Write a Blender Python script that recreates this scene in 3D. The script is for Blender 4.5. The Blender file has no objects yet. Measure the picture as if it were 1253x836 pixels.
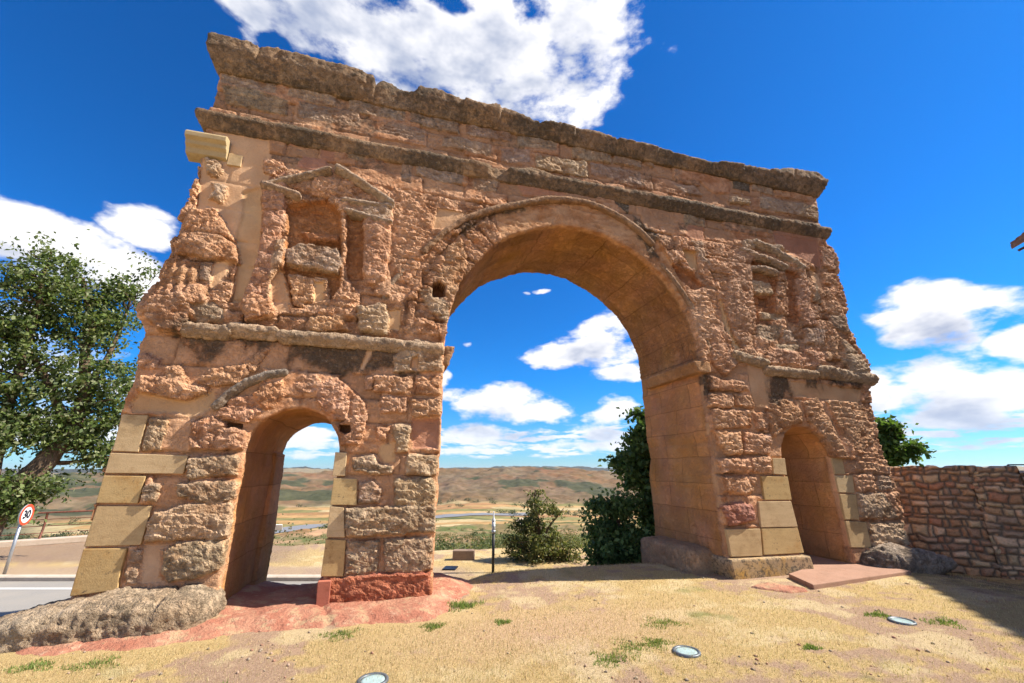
import bpy, bmesh, math, random
import numpy as np
from mathutils import Vector, Matrix
R=math.radians
rng=np.random.default_rng(7); random.seed(7)
scene=bpy.context.scene
COL=scene.collection

# ------------------------------------------------------------------ helpers
def tag(o,label=None,cat=None,group=None,kind=None):
    if label: o['label']=label
    if cat: o['category']=cat
    if group: o['group']=group
    if kind: o['kind']=kind
    return o
def empty(name,loc=(0,0,0),rz=0):
    o=bpy.data.objects.new(name,None); COL.objects.link(o); o.location=loc; o.rotation_euler=(0,0,rz); o.empty_display_size=.2
    return o
def link(name,me,mat=None,parent=None,smooth=False):
    o=bpy.data.objects.new(name,me); COL.objects.link(o)
    if mat: me.materials.append(mat)
    if parent: o.parent=parent
    if smooth: me.shade_smooth()
    return o
def npmesh(name,v,q,n=4):
    me=bpy.data.meshes.new(name)
    v=np.asarray(v,np.float32); q=np.asarray(q,np.int32)
    me.vertices.add(len(v)); me.vertices.foreach_set('co',v.ravel())
    me.loops.add(q.size); me.loops.foreach_set('vertex_index',q.ravel())
    me.polygons.add(len(q)); me.polygons.foreach_set('loop_start',np.arange(0,q.size,n,dtype=np.int32))
    me.update(calc_edges=True); me.validate()
    return me
def setcol(me,name,c):
    c=np.asarray(c,np.float32)
    if c.ndim==1: c=np.stack([c,c,c],1)
    a=me.color_attributes.new(name,'FLOAT_COLOR','POINT')
    buf=np.ones((len(c),4),np.float32); buf[:,:3]=c[:,:3]
    a.data.foreach_set('color',buf.ravel())
class MB:
    "collects boxes, tubes and prisms into ONE mesh"
    def __init__(s): s.v=[]; s.f=[]
    def add(s,vs,fs):
        o=len(s.v); s.v+= [tuple(p) for p in vs]; s.f+=[tuple(i+o for i in f) for f in fs]; return s
    def box(s,x0,y0,z0,x1,y1,z1,M=None):
        p=[(x0,y0,z0),(x1,y0,z0),(x1,y1,z0),(x0,y1,z0),(x0,y0,z1),(x1,y0,z1),(x1,y1,z1),(x0,y1,z1)]
        if M: p=[M@Vector(a) for a in p]
        return s.add(p,[(3,2,1,0),(4,5,6,7),(0,1,5,4),(1,2,6,5),(2,3,7,6),(3,0,4,7)])
    def tube(s,pts,rad,n=8,cap=True):
        pts=[Vector(p) for p in pts]; rings=[]; up=None
        for i,p in enumerate(pts):
            d=(pts[min(i+1,len(pts)-1)]-pts[max(i-1,0)]).normalized()
            if up is None: up=d.orthogonal().normalized()
            up=(up-d*up.dot(d)).normalized(); w=d.cross(up)
            r=rad[i] if isinstance(rad,(list,tuple)) else rad
            rings.append([p+(up*math.cos(2*math.pi*k/n)+w*math.sin(2*math.pi*k/n))*r for k in range(n)])
        vs=[a for r in rings for a in r]; fs=[]
        for i in range(len(pts)-1):
            for k in range(n): fs.append((i*n+k,i*n+(k+1)%n,(i+1)*n+(k+1)%n,(i+1)*n+k))
        if cap: fs.append(tuple(range(n-1,-1,-1))); fs.append(tuple((len(pts)-1)*n+k for k in range(n)))
        return s.add(vs,fs)
    def lathe(s,prof,c=(0,0,0),n=24,M=None):
        vs=[];fs=[]
        for r,z in prof:
            for k in range(n):
                p=Vector((c[0]+r*math.cos(2*math.pi*k/n),c[1]+r*math.sin(2*math.pi*k/n),c[2]+z))
                vs.append(M@p if M else p)
        m=len(prof)
        for i in range(m-1):
            for k in range(n): fs.append((i*n+k,i*n+(k+1)%n,(i+1)*n+(k+1)%n,(i+1)*n+k))
        fs.append(tuple(range(n-1,-1,-1))); fs.append(tuple((m-1)*n+k for k in range(n)))
        return s.add(vs,fs)
    def build(s,name,mat,parent=None,smooth=False,bevel=0):
        me=bpy.data.meshes.new(name); me.from_pydata([tuple(p) for p in s.v],[],s.f); me.update()
        if bevel:
            b=bmesh.new(); b.from_mesh(me)
            bmesh.ops.bevel(b,geom=b.edges[:],offset=bevel,segments=2,affect='EDGES',profile=.6)
            b.to_mesh(me); b.free()
        return link(name,me,mat,parent,smooth)

# ------------------------------------------------------------------ noise
def hsh(ix,iy,iz,seed):
    h=(ix.astype(np.uint32)*np.uint32(374761393)+iy.astype(np.uint32)*np.uint32(668265263)+iz.astype(np.uint32)*np.uint32(2246822519)+np.uint32(seed*3266489917&0xffffffff))
    h=(h^(h>>np.uint32(13)))*np.uint32(1274126177); h=h^(h>>np.uint32(16)); h=h*np.uint32(2654435761); h^=h>>np.uint32(15)
    return (h&np.uint32(0xffffff)).astype(np.float32)/np.float32(0xffffff)
def vn(x,y,z,seed=0):
    x=np.asarray(x,np.float32);y=np.asarray(y,np.float32);z=np.asarray(z,np.float32)
    x,y,z=np.broadcast_arrays(x,y,z)
    fx,fy,fz=np.floor(x),np.floor(y),np.floor(z)
    ix,iy,iz=fx.astype(np.int64),fy.astype(np.int64),fz.astype(np.int64)
    u,v,w=x-fx,y-fy,z-fz
    u=u*u*u*(u*(u*6-15)+10);v=v*v*v*(v*(v*6-15)+10);w=w*w*w*(w*(w*6-15)+10)
    H=lambda a,b,c:hsh(ix+a,iy+b,iz+c,seed)
    r=((H(0,0,0)*(1-u)+H(1,0,0)*u)*(1-v)+(H(0,1,0)*(1-u)+H(1,1,0)*u)*v)*(1-w)+((H(0,0,1)*(1-u)+H(1,0,1)*u)*(1-v)+(H(0,1,1)*(1-u)+H(1,1,1)*u)*v)*w
    return r*2-1
def fbm(x,y,z,o=4,seed=0,g=.5):
    t=0;a=1;s=0
    for k in range(o):
        t=t+a*vn(x*2.03**k+k*7.1,y*2.03**k+k*3.3,z*2.03**k,seed+k); s+=a; a*=g
    return t/s
def ridged(x,y,z,o=3,seed=0):
    t=0;a=1;s=0
    for k in range(o):
        t=t+a*(1-2*np.abs(vn(x*2.1**k,y*2.1**k+k*5,z*2.1**k,seed+k))); s+=a; a*=.5
    return t/s
def worley(x,y,z,seed=0):
    x,y,z=np.broadcast_arrays(np.asarray(x,np.float32),np.asarray(y,np.float32),np.asarray(z,np.float32))
    ix,iy,iz=[np.floor(a).astype(np.int64) for a in (x,y,z)]
    d1=np.full(x.shape,9,np.float32); d2=d1.copy()
    for a in (-1,0,1):
        for b in (-1,0,1):
            for c in (-1,0,1):
                px=ix+a+hsh(ix+a,iy+b,iz+c,seed); py=iy+b+hsh(ix+a,iy+b,iz+c,seed+1); pz=iz+c+hsh(ix+a,iy+b,iz+c,seed+2)
                d=np.sqrt((px-x)**2+(py-y)**2+(pz-z)**2).astype(np.float32)
                d2=np.minimum(d2,np.maximum(d,d1)); d1=np.minimum(d1,d)
    return d1,d2
def sstep(a,b,x):
    t=np.clip((x-a)/(b-a),0,1); return t*t*(3-2*t)
def polysdf(px,pz,poly):
    "signed distance, positive inside"
    n=len(poly); d=np.full(px.shape,1e9,np.float32); ins=np.zeros(px.shape,bool)
    for i in range(n):
        ax,az=poly[i]; bx,bz=poly[(i+1)%n]
        ex,ez=bx-ax,bz-az; wx,wz=px-ax,pz-az
        t=np.clip((wx*ex+wz*ez)/(ex*ex+ez*ez+1e-9),0,1)
        d=np.minimum(d,(wx-ex*t)**2+(wz-ez*t)**2)
        c=((az<=pz)&(bz>pz))|((bz<=pz)&(az>pz))
        with np.errstate(all='ignore'):
            xi=ax+(pz-az)*ex/(ez if abs(ez)>1e-9 else 1e-9)
        ins^=c&(px<xi)
    d=np.sqrt(d); return np.where(ins,d,-d)
def linesdf(px,pz,pts):
    d=np.full(np.broadcast(px,pz).shape,1e9,np.float32)
    for i in range(len(pts)-1):
        ax,az=pts[i];bx,bz=pts[i+1];ex,ez=bx-ax,bz-az;wx,wz=px-ax,pz-az
        t=np.clip((wx*ex+wz*ez)/(ex*ex+ez*ez+1e-9),0,1)
        d=np.minimum(d,np.sqrt((wx-ex*t)**2+(wz-ez*t)**2))
    return d
def courses(X,Z,rows,w0,w1,seed):
    "coursed masonry: distance to the nearest joint and a random number per stone"
    r=np.random.default_rng(seed); D=np.full(X.shape,9.,np.float32); Hs=np.zeros(X.shape,np.float32); xm,xM=float(X.min())-1,float(X.max())+1
    k=np.clip(np.searchsorted(rows,Z.ravel())-1,0,len(rows)-2).reshape(X.shape)
    for i in range(len(rows)-1):
        m=k==i; e=[xm+r.random()*w1]
        while e[-1]<xM: e.append(e[-1]+w0+(w1-w0)*r.random())
        e=np.array([xm-1]+e); h=r.random(len(e)+1)
        x=X[m]; j=np.clip(np.searchsorted(e,x)-1,0,len(e)-2); dx_=np.minimum(x-e[j],e[j+1]-x); z=Z[m]
        D[m]=np.minimum(dx_,np.minimum(z-rows[i],rows[i+1]-z)); Hs[m]=h[j]
    return D,Hs
def nets(F,o,d):
    "surface nets: F[nx,ny,nz] positive inside -> vertices, quads"
    F=F.astype(np.float32); s=F>0
    c=[(i,j,k) for i in (0,1) for j in (0,1) for k in (0,1)]
    nx,ny,nz=F.shape
    cnt=np.zeros((nx-1,ny-1,nz-1),np.int8)
    for i,j,k in c: cnt+=s[i:nx-1+i,j:ny-1+j,k:nz-1+k]
    I,J,K=np.nonzero((cnt>0)&(cnt<8)); N=len(I)
    idx=np.full(cnt.shape,-1,np.int32); idx[I,J,K]=np.arange(N)
    vals={q:F[I+q[0],J+q[1],K+q[2]] for q in c}
    acc=np.zeros((N,3),np.float32); n=np.zeros(N,np.float32)
    for q in c:
        for ax in range(3):
            if q[ax]==0:
                r=list(q); r[ax]=1; r=tuple(r); a=vals[q]; b=vals[r]
                m=(a>0)!=(b>0); t=np.where(m,a/np.where(m,a-b,1),0)
                for e in range(3):
                    acc[:,e]+=np.where(m,(t if e==ax else q[e]),0)
                n+=m
    P=acc/n[:,None]+np.stack([I,J,K],1)
    V=P*np.array(d,np.float32)+np.array(o,np.float32)
    Q=[]
    for ax in range(3):
        a,b=(ax+1)%3,(ax+2)%3
        sl0=[slice(None)]*3; sl1=[slice(None)]*3; sl0[ax]=slice(0,-1); sl1[ax]=slice(1,None)
        m=s[tuple(sl0)]!=s[tuple(sl1)]; pos=s[tuple(sl0)]
        g=np.nonzero(m); g=np.stack(g,1); ok=(g[:,a]>0)&(g[:,b]>0)&(g[:,a]<F.shape[a]-1)&(g[:,b]<F.shape[b]-1); g=g[ok]
        p=pos[g[:,0],g[:,1],g[:,2]]
        def id(da,db):
            h=g.copy(); h[:,a]-=da; h[:,b]-=db; return idx[h[:,0],h[:,1],h[:,2]]
        q=np.stack([id(1,1),id(0,1),id(0,0),id(1,0)],1)
        q=np.where(p[:,None],q,q[:,::-1]); Q.append(q)
    return V,np.concatenate(Q)
def vnormals(V,Q):
    a=V[Q[:,2]]-V[Q[:,0]]; b=V[Q[:,3]]-V[Q[:,1]]; n=np.cross(a,b); N=np.zeros_like(V)
    for k in range(4):
        for e in range(3): N[:,e]+=np.bincount(Q[:,k],n[:,e],len(V))
    return N/(np.linalg.norm(N,axis=1)[:,None]+1e-12)

# ------------------------------------------------------------------ materials
def newmat(name):
    m=bpy.data.materials.new(name); m.use_nodes=True; nt=m.node_tree; nt.nodes.clear()
    return m,nt
class NB:
    def __init__(s,nt): s.nt=nt
    def n(s,t,**k):
        o=s.nt.nodes.new(t)
        for a,b in k.items(): setattr(o,a,b)
        return o
    def l(s,a,b): s.nt.links.new(a,b)
    def set(s,sock,v):
        if hasattr(v,'is_linked') or isinstance(v,bpy.types.NodeSocket): s.l(v,sock)
        else: sock.default_value=v
    def math(s,op,a,b=0.0,c=0.0,clamp=False):
        o=s.n('ShaderNodeMath',operation=op,use_clamp=clamp)
        for i,v in enumerate((a,b,c)): s.set(o.inputs[i],v)
        return o.outputs[0]
    def mix(s,f,a,b,bt='MIX'):
        o=s.n('ShaderNodeMix',data_type='RGBA',blend_type=bt)
        s.set(o.inputs[0],f)
        for i,v in ((6,a),(7,b)):
            if isinstance(v,tuple) and len(v)==3: v=v+(1,)
            s.set(o.inputs[i],v)
        return o.outputs[2]
    def noise(s,vec,scale,detail=4,rough=.55,dist=0,out=0):
        o=s.n('ShaderNodeTexNoise'); s.set(o.inputs['Vector'],vec); s.set(o.inputs['Scale'],float(scale)); o.inputs['Detail'].default_value=detail
        o.inputs['Roughness'].default_value=rough; o.inputs['Distortion'].default_value=dist
        return o.outputs[out]
    def ramp(s,f,a,b,lo=0.0,hi=1.0):
        o=s.n('ShaderNodeMapRange',interpolation_type='SMOOTHSTEP'); s.set(o.inputs[0],f)
        for i,v in ((1,a),(2,b),(3,lo),(4,hi)): s.set(o.inputs[i],v)
        return o.outputs[0]
    def attr(s,name,out='Color'):
        return s.n('ShaderNodeAttribute',attribute_name=name).outputs[out]
    def pos(s): return s.n('ShaderNodeNewGeometry').outputs['Position']
    def map(s,vec,sc=(1,1,1),rot=(0,0,0),loc=(0,0,0)):
        o=s.n('ShaderNodeMapping'); s.l(vec,o.inputs[0]); o.inputs['Scale'].default_value=sc; o.inputs['Rotation'].default_value=rot; o.inputs['Location'].default_value=loc
        return o.outputs[0]
    def bump(s,h,st=1.0,dist=.01,nrm=None):
        o=s.n('ShaderNodeBump'); s.set(o.inputs['Strength'],st); o.inputs['Distance'].default_value=dist; s.l(h,o.inputs['Height'])
        if nrm: s.l(nrm,o.inputs['Normal'])
        return o.outputs[0]
    def out(s,col,rough=.9,nrm=None,spec=.25,metal=0.0):
        b=s.n('ShaderNodeBsdfPrincipled'); s.set(b.inputs['Base Color'],col if not(isinstance(col,tuple) and len(col)==3) else col+(1,)); s.set(b.inputs['Roughness'],rough)
        b.inputs['Specular IOR Level'].default_value=spec; b.inputs['Metallic'].default_value=metal
        if nrm: s.l(nrm,b.inputs['Normal'])
        o=s.n('ShaderNodeOutputMaterial'); s.l(b.outputs[0],o.inputs[0]); return b

def mat_ruin():
    m,nt=newmat('eroded_sandstone'); b=NB(nt); P=b.pos()
    col=b.attr('Col'); rg=b.attr('rgh','Fac'); li=b.attr('lich','Fac'); jb=b.attr('jamb','Fac')
    big=b.noise(P,1.3,5,.6); mid=b.noise(P,7,6,.75); fine=b.noise(P,38,6,.8); sp=b.noise(P,110,3,.6)
    c=b.mix(b.ramp(big,.35,.68),b.mix(.6,col,(.84,.72,.62),'MULTIPLY'),col)
    c=b.mix(b.ramp(mid,.5,.75,0,.4),c,b.mix(1,c,(1.35,1.2,1.1),'MULTIPLY'))
    pit=b.math('MULTIPLY',b.ramp(fine,.36,.5,.75,0),b.math('MULTIPLY_ADD',rg,.75,.15)); c=b.mix(pit,c,b.mix(1,c,(.46,.38,.33),'MULTIPLY')); c=b.mix(b.math('MULTIPLY',b.ramp(sp,.55,.7,0,.5),rg),c,b.mix(1,c,(1.3,1.28,1.22),'MULTIPLY'))
    # ashlar pattern of the passage linings
    sx=b.n('ShaderNodeSeparateXYZ'); b.l(P,sx.inputs[0])
    ang=b.n('ShaderNodeCombineXYZ'); b.l(sx.outputs[1],ang.inputs[0]); b.l(sx.outputs[2],ang.inputs[1])
    wob=b.n('ShaderNodeVectorMath',operation='MULTIPLY_ADD'); b.l(b.noise(P,1.7,2,.5,0,1),wob.inputs[0]); wob.inputs[1].default_value=(.05,.05,.05); b.l(ang.outputs[0],wob.inputs[2])
    br=b.n('ShaderNodeTexBrick'); b.l(wob.outputs[0],br.inputs[0]); br.inputs['Scale'].default_value=1
    br.inputs['Mortar Size'].default_value=.007; br.inputs['Mortar Smooth'].default_value=.3; br.inputs['Brick Width'].default_value=.95; br.inputs['Row Height'].default_value=.47
    br.inputs['Color1'].default_value=(.88,.86,.84,1); br.inputs['Color2'].default_value=(1.10,1.06,1,1); br.inputs['Mortar'].default_value=(.74,.70,.66,1)
    c=b.mix(jb,c,b.mix(1,c,br.outputs[0],'MULTIPLY'))
    # lichens: dark crust and pale speckle
    ln=b.noise(P,9,6,.75); lf=b.math('ADD',li,b.math('MULTIPLY_ADD',ln,1.6,-1.0))
    c=b.mix(b.ramp(lf,.12,.6,0,.78),c,(.10,.08,.055))
    l2=b.math('ADD',li,b.math('MULTIPLY_ADD',b.noise(P,26,5,.7),3.0,-2.25)); c=b.mix(b.ramp(l2,.2,.6,0,.5),c,(.52,.44,.32))
    l3=b.math('ADD',li,b.math('MULTIPLY_ADD',b.noise(P,60,3,.7),3.2,-2.6)); c=b.mix(b.ramp(l3,.2,.5,0,.55),c,(.05,.04,.03))
    h=b.math('ADD',b.math('MULTIPLY',mid,.5),b.math('MULTIPLY',fine,.28)); h=b.math('ADD',h,b.math('MULTIPLY',sp,.18))
    vo=b.n('ShaderNodeTexVoronoi',feature='F1'); b.l(P,vo.inputs['Vector']); vo.inputs['Scale'].default_value=24
    h=b.math('ADD',h,b.math('MULTIPLY',b.math('MULTIPLY',b.ramp(vo.outputs['Distance'],.0,.4,0,1),b.ramp(mid,.42,.6)),.38))
    h=b.math('MULTIPLY',h,b.math('MULTIPLY_ADD',rg,1.0,.12))
    h=b.math('ADD',h,b.math('MULTIPLY',b.math('MULTIPLY',br.outputs['Fac'],jb),-.25))
    b.out(c,.92,b.bump(h,1.0,.07),.15)
    return m
def mat_block(name,c1,c2,stain=(.30,.17,.05),st=.3,grain=70,dark=0.0):
    m,nt=newmat(name); b=NB(nt); P=b.pos()
    oi=b.n('ShaderNodeObjectInfo').outputs['Random']
    off=b.n('ShaderNodeVectorMath',operation='ADD'); b.l(P,off.inputs[0]); b.l(oi,off.inputs[1])
    P2=off.outputs[0]
    c=b.mix(oi,c1,c2); n1=b.noise(P2,2.2,4,.6); n2=b.noise(P2,grain,4,.7); n3=b.noise(b.map(P2,(1,1,6)),3.5,4,.6)
    c=b.mix(b.ramp(n1,.48,.75,0,st),c,stain); c=b.mix(b.ramp(n3,.35,.7,0,.35),c,b.mix(1,c,(.72,.68,.62),'MULTIPLY'))
    c=b.mix(b.ramp(n2,.3,.5,.4,0),c,b.mix(1,c,(.5,.46,.4),'MULTIPLY')); c=b.mix(b.ramp(b.noise(P2,5,6,.8),.52,.7,0,.55),c,b.mix(1,c,(.62,.52,.42),'MULTIPLY'))
    if dark: 
        c=b.mix(b.ramp(b.noise(P2,18,5,.75),.62-dark*.3,.72-dark*.2,0,.8),c,(.07,.06,.05))
    b.out(c,.9,b.bump(b.math('ADD',b.math('MULTIPLY',n2,.3),b.math('MULTIPLY',n1,.6)),.9,.012),.2)
    return m
def mat_simple(name,col,rough=.6,metal=0.0,spec=.4,var=.15,scale=12,bump=.3):
    m,nt=newmat(name); b=NB(nt); P=b.n('ShaderNodeTexCoord').outputs['Object']
    n1=b.noise(P,scale,5,.65)
    dk=tuple(x*(1-var*2) for x in col); c=b.mix(b.ramp(n1,.35,.65),dk,col)
    b.out(c,rough,b.bump(b.noise(P,scale*6,3,.6),bump,.004),spec,metal)
    return m

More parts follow.
